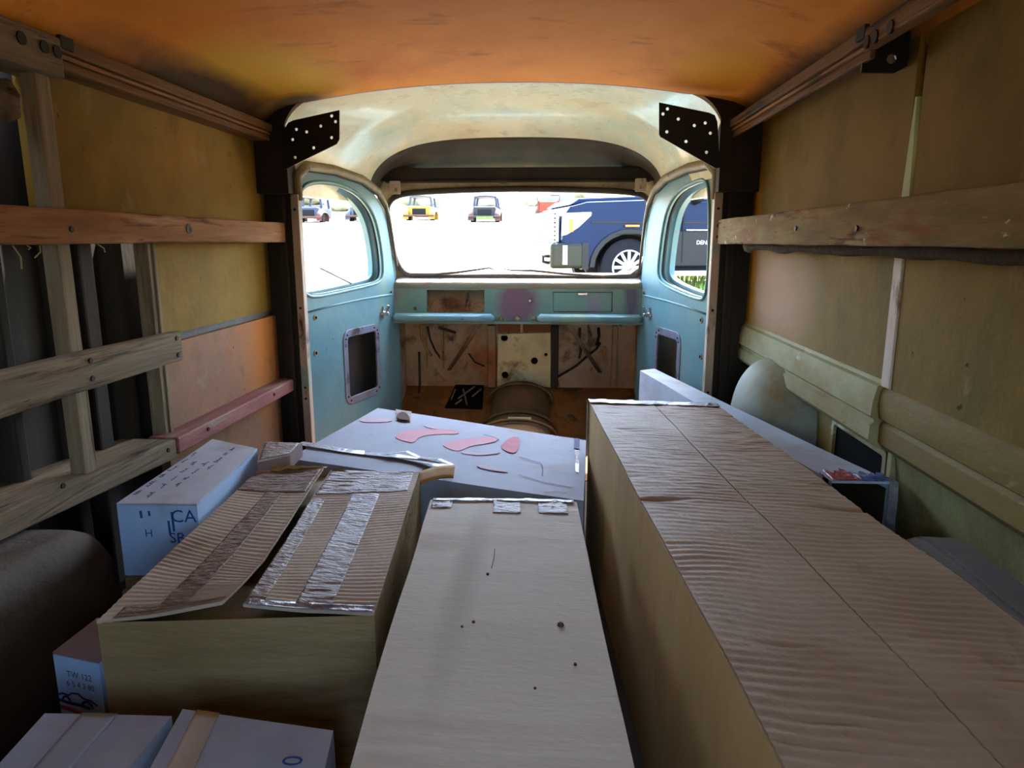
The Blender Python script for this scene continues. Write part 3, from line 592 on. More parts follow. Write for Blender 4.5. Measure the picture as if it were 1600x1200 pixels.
obj('strip', tube([(.742 + .004 * nz((0, y, 0), 6), y, .832 - .010 * max(0, nz((0, y, 2), 4.5)) * 2) for y in [.6 + .03 * i for i in range(54)]], [.010 + .018 * max(0, nz((y * .03, 0, 5), 4.0)) for y in range(54)], 8), 'foam_dark', ft, smooth=True)
sw = [o for o in COL.objects if o.name == 'wall_board'][0]
for (p, q) in (((20, 384), (34, 420)), ((62, 384), (54, 403)), ((152, 382), (164, 394)), ((42, 384), (44, 390))):
    obj('straw', tube([PX(*p, -.765), (PX(*p, -.765) + PX(*q, -.765)) / 2 + V((.004, .003, 0)), PX(*q, -.765)], .0014, 5), 'straw', sw)
# ledges low on the left wall
vsA = [PX(0, 775, -.76), PX(270, 690, -.76)]
def ledge(y0, z0, y1, z1, xi, xo, th):
    return hexa([V((xo, y0, z0)), V((xi, y0, z0)), V((xi, y1, z1)), V((xo, y1, z1))], [V((xo, y0, z0 - th)), V((xi, y0, z0 - th)), V((xi, y1, z1 - th)), V((xo, y1, z1 - th))])
board('ledge_board', 'dusty grey wooden ledge low on the left wall behind the left wheel well', ledge(.2, .455, 1.60, .376, -.756, -.895, .048), 'wood_grey', [((-.756, 1.2, .40), X_), ((-.756, 1.56, .36), X_)])
board('ledge_board', 'wooden ledge with worn red front edge beside the left cab door', ledge(1.603, .378, 2.40, .372, -.752, -.83, .042), 'wood_red', [((-.752, 1.75, .36), X_), ((-.752, 2.2, .355), X_)])
# header rails under the ceiling, three strips each
def rail(s, label, yb, y1=2.385):
    t = thing('ceiling_rail', label, 'rail', (s * .785, 1.2, 1.19))
    k_ = 0 if s < 0 else .058
    def sx(a, b):
        b = min(b, .718) if s > 0 else b
        return (min(s * (a - k_), s * b), max(s * (a - k_), s * b))
    x = sx(.756, .83); obj('strip', ysub(*x, 1.192, 1.216, yb, y1, 16, .001, 5), 'wood_rail', t, bevel=.003)
    x = sx(.762, .83); obj('strip', ysub(*x, 1.182, 1.190, yb, y1, 16, .001, 6), 'wood_board', t, bevel=.002)
    x = sx(.766, .83); obj('strip', ysub(*x, 1.163, 1.180, yb, y1, 16, .001, 7), 'wood_rail', t, bevel=.003)
    x = sx(.750, .83); obj('end_block', ysub(*x, 1.142 if s < 0 else 1.176, 1.212, .1, yb - .004, 8, .001, 8), 'wood_grey' if s < 0 else 'wood_rail', t, bevel=.005)
    x = sx(.749, .757 - k_); obj('joint_plate', box(*x, yb - .008, yb + .028, 1.196, 1.218), 'pillar_dark', t)
    for y in (yb - .055, yb - .012 - .09 * 0 - .01, yb - .11):
        c = V((s * (.750 - k_), y, 1.185)); obj('bolt_hole', tube([c + V((s * .002, 0, 0)), c - V((s * .003, 0, 0))], .011, 10), 'nail', t)
    return t
rail(-1, 'brown wooden rail under the ceiling along the left wall', 1.345)
rail(1, 'brown wooden rail under the ceiling along the right wall', 1.365)

# black perforated gusset plates in the roof corners
def gusset(label, px, holes, y):
    P = [PY(u, v, y) for u, v in px]; cx = sum((p for p in P), V()) / len(P)
    l2 = [(p.x, p.z) for p in P]
    hl = []
    for u, v in holes:
        p = PY(u, v, y); hl.append(circ(p.x, p.z, .0052, 8))
    t = thing('gusset_plate', label, 'bracket', cx, 'gusset plates in the cab corners')
    obj('plate', plate(l2, hl, (0, y, 0), (1, 0, 0), (0, 0, 1), (0, 1, 0), .005), 'black_metal', t)
    s = -1 if cx.x < 0 else 1
    xo = max(abs(p.x) for p in P)
    obj('flange', box(min(s * (xo - .004), s * xo), max(s * (xo - .004), s * xo), y + .005, y + .05, min(q[1] for q in l2) + .01, max(q[1] for q in l2) - .05), 'black_metal', t)
    return t
gusset('black perforated corner plate above the left cab door', [(444, 202), (450, 192), (458, 188), (530, 172), (530, 218), (526, 225), (445, 265)],
       [(463, 202), (479, 206), (501, 197), (518, 181), (524, 190), (457, 218), (518, 215), (490, 231), (461, 246)], 2.335)
gusset('black perforated corner plate above the right cab door', [(1030, 160), (1108, 176), (1117, 180), (1121, 190), (1125, 262), (1118, 263), (1032, 214), (1030, 210)],
       [(1043, 170), (1036, 178), (1060, 186), (1085, 196), (1102, 192), (1042, 206), (1072, 221), (1110, 208), (1104, 238)], 2.335)
bk = thing('gusset_plate', 'black bracket hanging below the ceiling rail on the right wall', 'bracket', PY(1385, 80, 1.40))
Pb = [PY(u, v, 1.40) for u, v in ((1352, 46), (1422, 30), (1421, 92), (1412, 106), (1398, 114), (1346, 113))]
obj('plate', plate([(p.x, p.z) for p in Pb], [circ(PY(1361, 70, 1.4).x, PY(1361, 70, 1.4).z, .006, 8), circ(PY(1393, 92, 1.4).x, PY(1393, 92, 1.4).z, .009, 8), circ(PY(1380, 60, 1.4).x, PY(1380, 60, 1.4).z, .006, 8)], (0, 1.40, 0), (1, 0, 0), (0, 0, 1), (0, 1, 0), .006), 'black_metal', bk)
obj('flange', box(Pb[2].x - .004, Pb[2].x, 1.406, 1.46, Pb[5].z + .01, Pb[1].z), 'black_metal', bk)

# ================================================================== cartons
def warp(p, amp, seed):
    return V(p) + V((nz(p, 4, seed), nz(p, 4, seed + 9), nz(p, 4, seed + 17))) * amp
def hexgrid(t4, b4, n, amp, seed, skip=()):
    """box of subdivided faces, slightly warped; t4/b4: near-left, near-right, far-right, far-left"""
    F = {'top': t4, 'bottom': [b4[3], b4[2], b4[1], b4[0]], 'near': [b4[0], b4[1], t4[1], t4[0]], 'right': [b4[1], b4[2], t4[2], t4[1]], 'far': [b4[2], b4[3], t4[3], t4[2]], 'left': [b4[3], b4[0], t4[0], t4[3]]}
    parts = []
    for k, q in F.items():
        if k in skip: continue
        parts.append(grid(lambda u, v, q=q: warp(bil(q, u, v), amp, seed), n, n))
    return join(*parts)
def drop(t4, z): return [V((p.x, p.y, z)) for p in t4]
def cbase(t4, z): c = sum((V(p) for p in t4), V()) / 4; return V((c.x, c.y, z))
def on_top(q, u, v, lift): return bil(q, u, v) + V((0, 0, lift))
def tape_patch(q, u0, u1, v0, v1, lift, nu=6, nv=6, th=.0008, crumple=.001, seed=0, amp=.002, ws=0):
    return slab(lambda a, b: warp(bil(q, u0 + (u1 - u0) * a, v0 + (v1 - v0) * b), amp, ws) + V((0, 0, lift + crumple * nz((a * 9, b * 9, seed), 1.3, seed))), nu, nv, th)

# --- A: long plain box in the middle
zA = .33
qA = [PZ(545, 1200, zA), PZ(990, 1200, zA), PZ(900, 784, zA), PZ(673, 780, zA)]
dl_ = (qA[0] - qA[3]); dr_ = (qA[1] - qA[2]); qA[0] = qA[0] + dl_ * .16; qA[1] = qA[1] + dr_ * .16
A = thing('cardboard_box', 'long plain tan cardboard box in the middle with three tape tabs at its far end', 'box', cbase(qA, 0))
obj('body', hexgrid(qA, drop(qA, 0), 14, .0025, 1), 'kraft_grey', A, smooth=True, auto=50)
for u0, u1, v0, sd in ((.02, .16, .945, 1), (.44, .62, .915, 2), (.74, .93, .92, 3)):
    obj('tape', tape_patch(qA, u0, u1, v0, .998, .0022, 10, 10, crumple=.0022, seed=sd, ws=1), 'tape_clear', A, smooth=True)
obj('edge_tape', tape_patch(qA, .02, .98, .985, 1.002, .0032, 30, 3, crumple=.002, seed=5, ws=1), 'tape_silver', A, smooth=True)
for u, v, r in ((876, 977, .005), (740, 972, .0028), (722, 979, .002), (899, 1038, .0024), (762, 897, .0025), (836, 1075, .0018)):
    obj('dirt_speck', tube([PZ(u, v, zA + .0005), PZ(u, v, zA + .0032)], [r, r * .5], 8), 'dirt', A)
obj('scratch', strip([PZ(u, v, zA + .002) for u, v in ((773, 858), (772, 872), (768, 888))], .0012, (0, 0, 1)), 'dirt', A)

# --- C: big box on the right, two top flaps meeting along its length
zC = .42
c_fl, c_fr = PZ(920, 626, zC), PZ(1120, 632, zC)
c_nr0, c_nl0 = PZ(1600, 975, zC), PZ(1225, 1200, zC)
dirr = (c_nr0 - c_fr).normalized(); dirl = (c_nl0 - c_fl).normalized(); dav = (dirr + dirl).normalized()
Lc = 1.44
qC = [c_fl + dirl * Lc, c_fr + dirr * Lc, c_fr, c_fl]
C = thing('cardboard_box', 'largest brown cardboard box with wrinkled top, running down the right side', 'box', cbase(qC, 0))
qCb = [p - V((0, 0, .006)) for p in qC]
obj('body', hexgrid(qCb, drop(qCb, 0), 14, .0025, 2), 'kraft_side', C, smooth=True, auto=50)
def rip(p, t, edge):
    s = t * Lc
    fine = .0008 * math.sin(2 * math.pi * s / .0155 + 5.5 * nz(p, 9, 3)) * (.35 + .9 * max(0, nz(p, 6, 4) + .15)) + .0022 * noise.noise(V((p.x * 26, s * 75, 1.7))) * (.6 + .6 * nz(p, 4, 9))
    deep = -.0045 * max(0, noise.noise(V((s * 34, edge * 1.6, 4.2))) - .40) * 3 * max(0, 1 - edge * 1.1) * (1 if .25 < s else .3)
    return fine + deep + .0025 * nz(p, 6, 5)
def flapC(u0, u1):
    def f(a, b):
        u = u0 + (u1 - u0) * a; p = bil(qC, u, 1 - b); return warp(p, .0025, 2) + V((0, 0, rip(p, b, a if u0 < .3 else 1 - a)))
    return slab(f, 36, 420, .004)
obj('top_flap', flapC(0, .497), 'kraft_brown', C, smooth=True, auto=60)
obj('top_flap', flapC(.503, 1), 'kraft_brown', C, smooth=True, auto=60)
obj('tape', tape_patch(qC, -.006, 1.0, .975, 1.004, .0035, 40, 6, crumple=.003, seed=8, ws=2), 'tape_silver', C, smooth=True)
obj('corner_tape', slab(lambda a, b: bil(qC, -.008, .985 + .018 * a) + V((-.002, 0, .003 - .16 * b)), 3, 8, .001), 'tape_clear', C, smooth=True)

# --- B: box with two open flaps, left of the middle
zB = .325
B_nl, B_nr, B_fr, B_fl = PZ(151, 974, zB), PZ(585, 962, zB), PZ(655, 740, zB), PZ(404, 737, zB)
qB = [B_nl, B_nr, B_fr, B_fl]
B = thing('cardboard_box', 'brown cardboard box with two loose taped flaps ajar on top, left of centre', 'box', cbase(qB, 0))
# open body: four walls with thickness, floor inside
inn = [lerp(p, sum((V(k) for k in qB), V()) / 4, .02) for p in qB]
obj('body', join(hexgrid(qB, drop(qB, 0), 12, .0025, 3, skip=('top',)), grid(lambda u, v: bil([V((p.x, p.y, zB - .10)) for p in inn], u, v), 2, 2)), 'kraft_olive', B, smooth=True, auto=50)
obj('end_flap', slab(lambda a, b: warp(bil(qB, .01 + .98 * a, .01 + .22 * b), .002, 3) - V((0, 0, .012 + .012 * b)), 10, 8, .004), 'kraft_olive', B, smooth=True, auto=60)
obj('end_flap', slab(lambda a, b: warp(bil(qB, .01 + .98 * a, .99 - .22 * b), .002, 3) - V((0, 0, .010 + .012 * b)), 10, 8, .004), 'kraft', B, smooth=True, auto=60)
# free edges traced as real curves over the top plane
def poly(pts, t):
    k = t * (len(pts) - 1); i = min(int(k), len(pts) - 2); return lerp(pts[i], pts[i + 1], k - i)
LB = [PZ(348, 944, zB + .008), PZ(378, 915, zB + .024), PZ(412, 878, zB + .022), PZ(450, 820, zB + .018), PZ(480, 772, zB + .016), PZ(506, 733, zB + .018)]
LA = [B_nl, lerp(B_nl, B_fl, .2), lerp(B_nl, B_fl, .4), lerp(B_nl, B_fl, .6), lerp(B_nl, B_fl, .8), B_fl]
RA = [lerp(B_nr, B_fr, i / 5) for i in range(6)]
RB = [PZ(380, 948, zB + .012), PZ(412, 900, zB + .014), PZ(440, 858, zB + .012), PZ(467, 815, zB + .010), PZ(490, 776, zB + .010), PZ(517, 737, zB + .010)]
def flapB(Ea, Eb, sag):
    def f(a, b):
        p = lerp(poly(Ea, b), poly(Eb, b), a) + V((0, 0, .004))
        s = b * .62
        r = .0010 * math.sin(2 * math.pi * s / .0128 + 1.2 * nz(p, 10, 6)) * (.6 + .6 * nz(p, 5, 7)) + .0014 * nz(p, 18, 8)
        return p + V((0, 0, r - sag * math.sin(a * math.pi)))
    return f
fL, fR = flapB(LA, LB, .004), flapB(RA, RB, .002)
obj('top_flap', slab(fL, 30, 240, .0045), 'kraft', B, smooth=True, auto=60)
obj('top_flap', slab(fR, 30, 240, .0045), 'kraft', B, smooth=True, auto=60)
def tape_on(fn, a0, a1, b0, b1, sd, mat, nu=16, nv=90, cr=.0014):
    return obj('tape', slab(lambda a, b: fn(a0 + (a1 - a0) * a, b0 + (b1 - b0) * b) + V((0, 0, .0012 + cr * max(-.4, nz((a * 3, b * 26, sd), 1.0, sd)))), nu, nv, .0008), mat, B, smooth=True)
tape_on(fL, .42, .66, .06, .80, 1, 'tape_clear')
tape_on(fL, .0, .97, .80, .985, 2, 'tape_clear', 30, 24)
tape_on(fL, .12, .99, .005, .055, 3, 'tape_clear', 30, 8)
tape_on(fR, .34, .62, .03, .80, 4, 'tape_clear')
tape_on(fR, .86, .995, .02, .76, 5, 'tape_clear')
tape_on(fR, .06, .98, .80, .995, 6, 'tape_clear', 30, 30, .002)
tape_on(fR, .02, .99, .0, .035, 7, 'tape_silver', 30, 6)
# torn strip sticking up at the far end of the left flap
obj('torn_edge', slab(lambda a, b: lerp(PZ(422, 728, zB + .02), PZ(506, 722, zB + .035), a) + V((0, .02 * b, .006 * math.sin(a * 3 + b * 2) + .006 * nz((a * 9, b * 3, 0), 1, 2) - .012)), 20, 6, .004), 'edge_kraft', B, smooth=True)

# --- G: white box behind, tilted lid with pink lettering
g1, g2, g4 = PZ(590, 637, .315), PZ(916, 688, .27), PZ(912, 791, .27)
gn = (g2 - g1).cross(g4 - g2).normalized()
if gn.z < 0: gn = -gn
def GP(u, v, l=0): return PP(u, v, g1, gn) + gn * l
qG = [GP(452, 716), GP(912, 783), GP(916, 688), GP(590, 637)]
G = thing('cardboard_box', 'white cardboard box with faded pink lettering and foil tape, behind the brown boxes', 'box', cbase(qG, 0))
obj('body', hexgrid(qG, drop(qG, 0), 14, .0015, 4), 'white_card', G, smooth=True, auto=50)
def gpoly(pts, l=.0022, it=1): 
    P = smooth_loop(pts, it); q = [GP(u, v, l) for u, v in P]; m = len(q)
    return q + [p - gn * .0008 for p in q], [tuple(range(m)), tuple(range(2 * m - 1, m - 1, -1))] + [(i, (i + 1) % m, m + (i + 1) % m, m + i) for i in range(m)]
for pts, m_ in (([(562, 655), (580, 653), (612, 655), (612, 660), (585, 661), (563, 660)], 'ink_pinkpale'),
                ([(617, 685), (622, 677), (640, 673), (675, 671), (718, 674), (716, 679), (690, 679), (665, 681), (652, 686), (648, 693), (630, 690)], 'ink_pink'),
                ([(690, 695), (705, 690), (735, 686), (775, 683), (778, 690), (760, 694), (735, 698), (722, 704), (715, 706), (700, 702)], 'ink_pink'),
                ([(781, 700), (790, 689), (802, 683), (813, 685), (811, 697), (806, 709), (795, 708)], 'ink_red'),
                ([(720, 706), (750, 709), (780, 707), (782, 709), (752, 713), (722, 710)], 'ink_pinkpale'),
                ([(742, 728), (760, 728), (795, 737), (790, 739), (755, 734)], 'ink_pinkpale'),
                ([(660, 665), (690, 669), (720, 676), (700, 674), (670, 670)], 'ink_pinkpale')):
    obj('print', gpoly(pts), m_, G)
for pts in ([(756, 680), (768, 683), (780, 688)], [(812, 715), (828, 720), (845, 724)], [(846, 726), (848, 735), (847, 745)], [(812, 742), (850, 754), (895, 762)], [(850, 770), (870, 768), (885, 771)]):
    obj('print', strip([GP(u, v, .0018) for u, v in pts], .003, gn), 'ink_pinkpale' if pts[0][1] > 735 else 'ink_hand', G)
# foil strip across the lid, its end curling up
sp_ = [(468, 695), (500, 700), (540, 706), (580, 711), (620, 716), (650, 722), (680, 731), (704, 740)]
obj('foil_tape', strip([GP(u, v, .004 + .003 * nz((i, 0, 0), .9) + (.012 if i >= 5 else 0) * (i - 4) / 4) for i, (u, v) in enumerate(sp_)], .030, gn, .001), 'tape_silver', G)
obj('foil_tape', strip([GP(u, v, .010 + .006 * (i % 2)) for i, (u, v) in enumerate([(600, 716), (635, 715), (655, 721), (685, 727), (707, 733)])], .014, gn, .001), 'tape_silver', G)
obj('lid_flap', slab(lambda a, b: lerp(lerp(GP(655, 742, .008), GP(710, 741, .022), a), lerp(GP(655, 758, .004), GP(708, 752, .010), a), b) + gn * (.006 * math.sin(a * 3)), 10, 4, .004), 'edge_kraft', G, smooth=True)
obj('tape_tab', gpoly([(618, 641), (643, 645), (641, 661), (619, 658)], .004, 0), 'tape_clear', G)
obj('scrap', gpoly([(619, 658), (621, 650), (630, 646), (638, 652), (641, 661)], .008, 1), 'dirt', G)
obj('tape_tab', gpoly([(897, 686), (906, 687), (905, 703), (897, 702)], .003, 0), 'ink_navy', G)
obj('tape_tab', gpoly([(898, 704), (905, 705), (904, 740), (899, 738)], .003, 0), 'tape_silver', G)

# --- H: long narrow white carton against the right wall, its near end open
zH = .39
qH = [PZ(1300, 752, zH), PZ(1392, 749, zH), PZ(1022, 576, zH), PZ(1000, 579, zH)]
qH[1] = V((.815, qH[0].y, zH)); 
H = thing('cardboard_box', 'long narrow white carton with open crumpled end, between the big box and the right wall', 'box', cbase(qH, 0))
th = .006
qHi = [lerp(qH[0], qH[1], .09), lerp(qH[0], qH[1], .91), lerp(qH[3], qH[2], .86), lerp(qH[3], qH[2], .14)]
qHi = [p - V((0, 0, .012)) for p in qHi]
tops = slab(lambda a, b: warp(bil(qH, a, b), .002, 6), 8, 24, .005)
obj('body', join(tops, hexgrid(qH, drop(qH, 0), 10, .002, 6, skip=('near', 'top'))), 'white_card_dusty', H, smooth=True, auto=50)
obj('inside_shade', join(grid(lambda u, v: lerp(lerp(qHi[0], qHi[3], u), V((lerp(qHi[0], qHi[3], u).x, lerp(qHi[0], qHi[3], u).y, .01)), v), 4, 4), grid(lambda u, v: lerp(lerp(qHi[1], qHi[2], u), V((lerp(qHi[1], qHi[2], u).x, lerp(qHi[1], qHi[2], u).y, .01)), v), 4, 4), grid(lambda u, v: bil(qHi, u, v), 4, 4)), 'box_inside', H)  # inner sheets coloured dark for the shade inside the open carton
rim = []
for k in range(25):
    t = k / 24
    if t < .2: p = lerp(V((qH[0].x - .002, qH[0].y, zH - .10)), V((qH[0].x - .002, qH[0].y, zH - .01)), t / .2)
    elif t < .8: p = lerp(qH[0], qH[1], (t - .2) / .6) + V((0, 0, .004 * math.sin((t - .2) / .6 * math.pi)))
    else: p = lerp(V((qH[1].x, qH[1].y, zH - .01)), V((qH[1].x, qH[1].y, zH - .16)), (t - .8) / .2)
    rim.append(p)
obj('torn_wrap', slab(lambda a, b: lerp(qH[0], qH[1], .02 + .46 * a) + V((0, .055 * b * (1 + .5 * nz((a * 5, 0, 0), 1)), .004 + .003 * nz((a * 12, b * 6, 0), 1, 3))), 16, 6, .001), 'plastic_red', H, smooth=True)
obj('torn_wrap', slab(lambda a, b: lerp(qH[0], qH[1], .50 + .5 * a) + V((0, .045 * b * (1 + .5 * nz((a * 5, 2, 0), 1)), .004 + .003 * nz((a * 12, b * 6, 4), 1, 3) - .02 * max(0, a - .8) / .2 * 0)), 16, 6, .001), 'plastic_blue', H, smooth=True)
obj('clear_sleeve', strip([p + V((.003, -.004, 0)) for p in rim[18:]], .018, (0, -1, 0), .001), 'tape_silver', H)
obj('torn_wrap', slab(lambda a, b: V((qH[0].x - .006, qH[0].y + .05 * a, zH + .002 - .03 * b + .003 * nz((a * 9, b * 4, 1), 1))), 8, 5, .001), 'plastic_blue', H, smooth=True)

# --- F: small white box with blue lettering left, on a plain carton
zF, zFb = .35, .205
qF = [PZ(182, 790, zF), PZ(352, 790, zF), PZ(402, 703, zF), PZ(332, 688, zF)]
qF[1] = qF[0] + V((.155, .01, 0))
FX = thing('cardboard_box', 'small white box with blue lettering and handwriting on its lid, by the left wall', 'box', cbase(qF, zFb))
fb = obj('body', hexgrid(qF, drop(qF, zFb), 10, .0015, 8), 'blue_white', FX, smooth=True, auto=50)
obj('lid', slab(lambda a, b: warp(bil(qF, a, b), .0015, 8) + V((0, 0, .004)), 10, 12, .003), 'white_lid', FX, smooth=True, auto=60)
fe1 = (qF[1] - qF[0]).normalized(); fe2 = V((0, 0, 1)); fn_ = fe1.cross(fe2)
if fn_.y > 0: fn_ = -fn_
def fp(a, b): return qF[0] + fe1 * a - fe2 * b + fn_ * .003
rnd = random.Random(3)
def scribble(p0, e1, e2, w_, h_, n, rnd):
    pts = []; x = 0
    for i in range(n):
        pts.append(p0 + e1 * (w_ * i / n) + e2 * (h_ * (rnd.random() * (1 if i % 2 else -.2))))
    return pts
le1 = (qF[3] - qF[0]).normalized(); le2 = -fe1
for row, (u, v0, v1) in enumerate(((.10, .10, .68), (.30, .06, .62), (.48, .22, .55), (.62, .5, .9))):
    st = v0
    while st < v1:
        wv = rnd.uniform(.05, .11)
        obj('handwriting', strip(scribble(on_top(qF, u, st, .0055), le1, le2, wv * .42, .010, rnd.randint(5, 9), rnd), .0016, (0, 0, 1)), 'ink_hand', FX)
        st += wv + .04
obj('lettering', text_vf('H', .022, fp(.058, .056), fe1, fe2, fn_), 'ink_blue', FX)
obj('lettering', text_vf('SB', .030, fp(.112, .066), fe1, fe2, fn_), 'ink_blue', FX)
obj('lettering', text_vf('CA', .036, fp(.128, .022), fe1, fe2, fn_), 'ink_blue', FX)
for a, b, hh in ((.046, .010, .014), (.062, .010, .010), (.098, .03, .03), (.106, .012, .04)):
    obj('lettering', strip([fp(a, b), fp(a + .001, b + hh)], .004, fn_), 'ink_blue', FX)
# carton that carries it
qK = [V((p.x, p.y, .2)) for p in qF]
K = thing('cardboard_box', 'plain brown carton in shadow underneath the small white lettered box', 'box', cbase(qK, 0))
obj('body', hexgrid(qK, drop(qK, 0), 6, .001, 9), 'kraft_olive', K, smooth=True, auto=50)
obj('tape', tape_patch(qK, .4, .6, 0, .2, .002, 4, 4, ws=9), 'tape_clear', K)

# --- J: small tape-covered carton wedged between F, B and G
zJ = .352
qJ = [PZ(402, 722, zJ), PZ(452, 711, zJ), PZ(472, 692, zJ), PZ(412, 690, zJ)]
J = thing('cardboard_box', 'small brown carton covered in clear tape beside the white lettered box', 'box', cbase(qJ, .30))
obj('body', hexgrid(qJ, drop(qJ, .318), 8, .002, 11), 'pinkish_card', J, smooth=True, auto=50)
obj('tape', tape_patch(qJ, .05, .95, .1, .95, .002, 14, 14, crumple=.002, seed=4, ws=11), 'tape_clear', J, smooth=True)

# --- E: narrow white carton with a car drawing, beside the left wheel well
zE = .24
qE = [PZ(82, 1022, zE), PZ(166, 1040, zE), PZ(236, 960, zE), PZ(152, 968, zE)]
Ew = .088; qE[1] = qE[0] + (qE[1] - qE[0]).normalized() * Ew; qE[2] = qE[3] + V((Ew, -.01, 0))
EX = thing('cardboard_box', 'narrow white carton printed with numbers and a blue car outline, by the left wheel well', 'box', cbase(qE, 0))
obj('body', hexgrid(qE, drop(qE, 0), 8, .001, 12), 'blue_white', EX, smooth=True, auto=50)
obj('lid', slab(lambda a, b: bil(qE, a, b) + V((0, 0, .003)), 2, 2, .002), 'pinkish_card', EX)
ee1 = (qE[1] - qE[0]).normalized(); ee2 = V((0, 0, 1)); en = ee1.cross(ee2)
if en.y > 0: en = -en
def ep(a, b): return qE[0] + ee1 * a - ee2 * b + en * .0022
obj('lettering', text_vf('TW 122', .014, ep(.050, .026), ee1, ee2, en), 'ink_black', EX)
obj('lettering', text_vf('6 5 4 3 80', .013, ep(.050, .042), ee1, ee2, en), 'ink_black', EX)
car = [(.0, .066), (.012, .062), (.024, .063), (.030, .058), (.042, .057), (.052, .063), (.066, .064), (.078, .070)]
obj('car_drawing', join(strip([ep(a, b) for a, b in car], .0028, en), strip([ep(a, b + .010) for a, b in ((.0, .064), (.02, .066), (.045, .066), (.062, .068))], .0045, en),
    strip([ep(.058 + .010 * math.cos(t), .077 - .010 * math.sin(t)) for t in [math.pi * k / 8 for k in range(9)]], .004, en), strip([ep(.018 + .007 * math.cos(t), .073 - .007 * math.sin(t)) for t in [math.pi * k / 8 for k in range(9)]], .003, en)), 'ink_navy', EX)
obj('red_band', strip([ep(.004, .086), ep(.03, .088), ep(.06, .091)], .007, en), 'ink_red', EX)

# --- D1, D2: two white boxes at the bottom left of the load
zD = .25
qD1 = [PZ(5, 1185, zD), PZ(250, 1190, zD), PZ(272, 1120, zD), PZ(70, 1115, zD)]
qD1[0] = qD1[3] + (qD1[0] - qD1[3]) * 2.6; qD1[1] = V((qD1[2].x - .01, qD1[0].y, zD)); qD1[2] = qD1[2] + V((-.004, 0, 0))
D1 = thing('cardboard_box', 'white cardboard box with a tape band at the near left corner of the load', 'box', cbase(qD1, 0))
obj('body', hexgrid(qD1, drop(qD1, 0), 10, .002, 13), 'white_card_dusty', D1, smooth=True, auto=50)
obj('tape', tape_patch(qD1, .30, .58, 0, 1, .002, 8, 20, crumple=.0006, seed=2, ws=13), 'white_card_dusty', D1, smooth=True)
zD2 = .26
qD2 = [PZ(240, 1190, zD2), PZ(515, 1200, zD2), PZ(521, 1141, zD2), PZ(286, 1107, zD2)]
dl2 = qD2[0] - qD2[3]; dr2 = qD2[1] - qD2[2]
qD2[0] = qD2[3] + dl2.normalized() * .30; qD2[1] = qD2[2] + (dl2.normalized() * .3)
qD1[1].x = min(qD1[1].x, qD2[0].x - .02)
D2 = thing('cardboard_box', 'white cardboard box with a blue printed mark, in front of the open-flapped box', 'box', cbase(qD2, 0))
obj('body', hexgrid(qD2, drop(qD2, 0), 10, .002, 14), 'white_card_dusty', D2, smooth=True, auto=50)
obj('tape', tape_patch(qD2, .10, .26, 0, 1, .002, 8, 20, crumple=.0008, seed=3, ws=14), 'kraft_grey', D2, smooth=True)
cm = PZ(459, 1193, zD2)
obj('lettering', text_vf('0', .034, cm + V((0, 0, .003)), V((0, 1, 0)), V((-1, 0, 0)), V((0, 0, 1))), 'ink_blue', D2)

# ================================================================== OUTDOORS
gz = lambda y: .021 + (y - 11.5) * .0605 + max(0, y - 62) * .05
obj('ground', grid(lambda u, v: V((-90 + 180 * u, -30 + 190 * v, gz(-30 + 190 * v) + .02 * nz((u * 80, v * 80, 0), 1))), 60, 95), 'ground', kind='structure')

# modern pickup -------------------------------------------------------------
PK0 = PY(872, 400, 11.0); yawp = math.radians(13)
pk = thing('pickup_truck', 'dark blue modern pickup truck parked outside, seen through windshield and right door', 'truck', (0, 0, 0))
po = V((PK0.x, 10.75, gz(11.3)))
pe1 = V((math.cos(yawp), math.sin(yawp), 0)); pe2 = V((-math.sin(yawp), math.cos(yawp), 0))   # e1 rearward, e2 away from the viewer
def pw(a, b, z): return po + pe1 * a + pe2 * b + V((0, 0, z))
def pbox(a0, a1, b0, b1, z0, z1): return hexa([pw(a0, b0, z1), pw(a1, b0, z1), pw(a1, b1, z1), pw(a0, b1, z1)], [pw(a0, b0, z0), pw(a1, b0, z0), pw(a1, b1, z0), pw(a0, b1, z0)])
def pside(prof, b0, b1):
    n = len(prof); a = [pw(x, b0, z) for x, z in prof]; b = [pw(x, b1, z) for x, z in prof]
    vf = plate(prof, [], po + pe2 * b0, pe1, V((0, 0, 1)), pe2, b1 - b0); return vf
wx = 1.12; R_ = .43
archf = [(wx + .56 * math.cos(math.radians(t)), .43 + .50 * math.sin(math.radians(t))) for t in range(180, -1, -15)]
arch2 = [(wx + 3.75 + .56 * math.cos(math.radians(t)), .43 + .50 * math.sin(math.radians(t))) for t in range(180, -1, -15)]
bodyp = [(.12, .62), (.30, .50)] + archf + arch2 + [(5.8, .55), (5.85, 1.25), (5.85, 1.42), (1.75, 1.42), (1.70, 1.45), (.45, 1.40), (.18, 1.33), (.08, 1.20), (.06, .85)]
obj('body', pside(bodyp, 0, 1.95), 'truck_blue', pk, bevel=.05, seg=3)
obj('hood_scoop', hexa([pw(.35, .15, 1.46), pw(1.7, .15, 1.52), pw(1.7, 1.8, 1.52), pw(.35, 1.8, 1.46)], [pw(.2, .12, 1.36), pw(1.72, .12, 1.40), pw(1.72, 1.83, 1.40), pw(.2, 1.83, 1.36)]), 'truck_blue', pk, bevel=.03)
cabp = [(1.62, 1.40), (2.25, 1.93), (2.6, 2.0), (3.6, 2.0), (3.85, 1.93), (3.95, 1.40)]
win1 = [(2.02, 1.46), (2.42, 1.86), (2.95, 1.90), (2.95, 1.46)]; win2 = [(3.05, 1.46), (3.05, 1.90), (3.58, 1.88), (3.72, 1.46)]
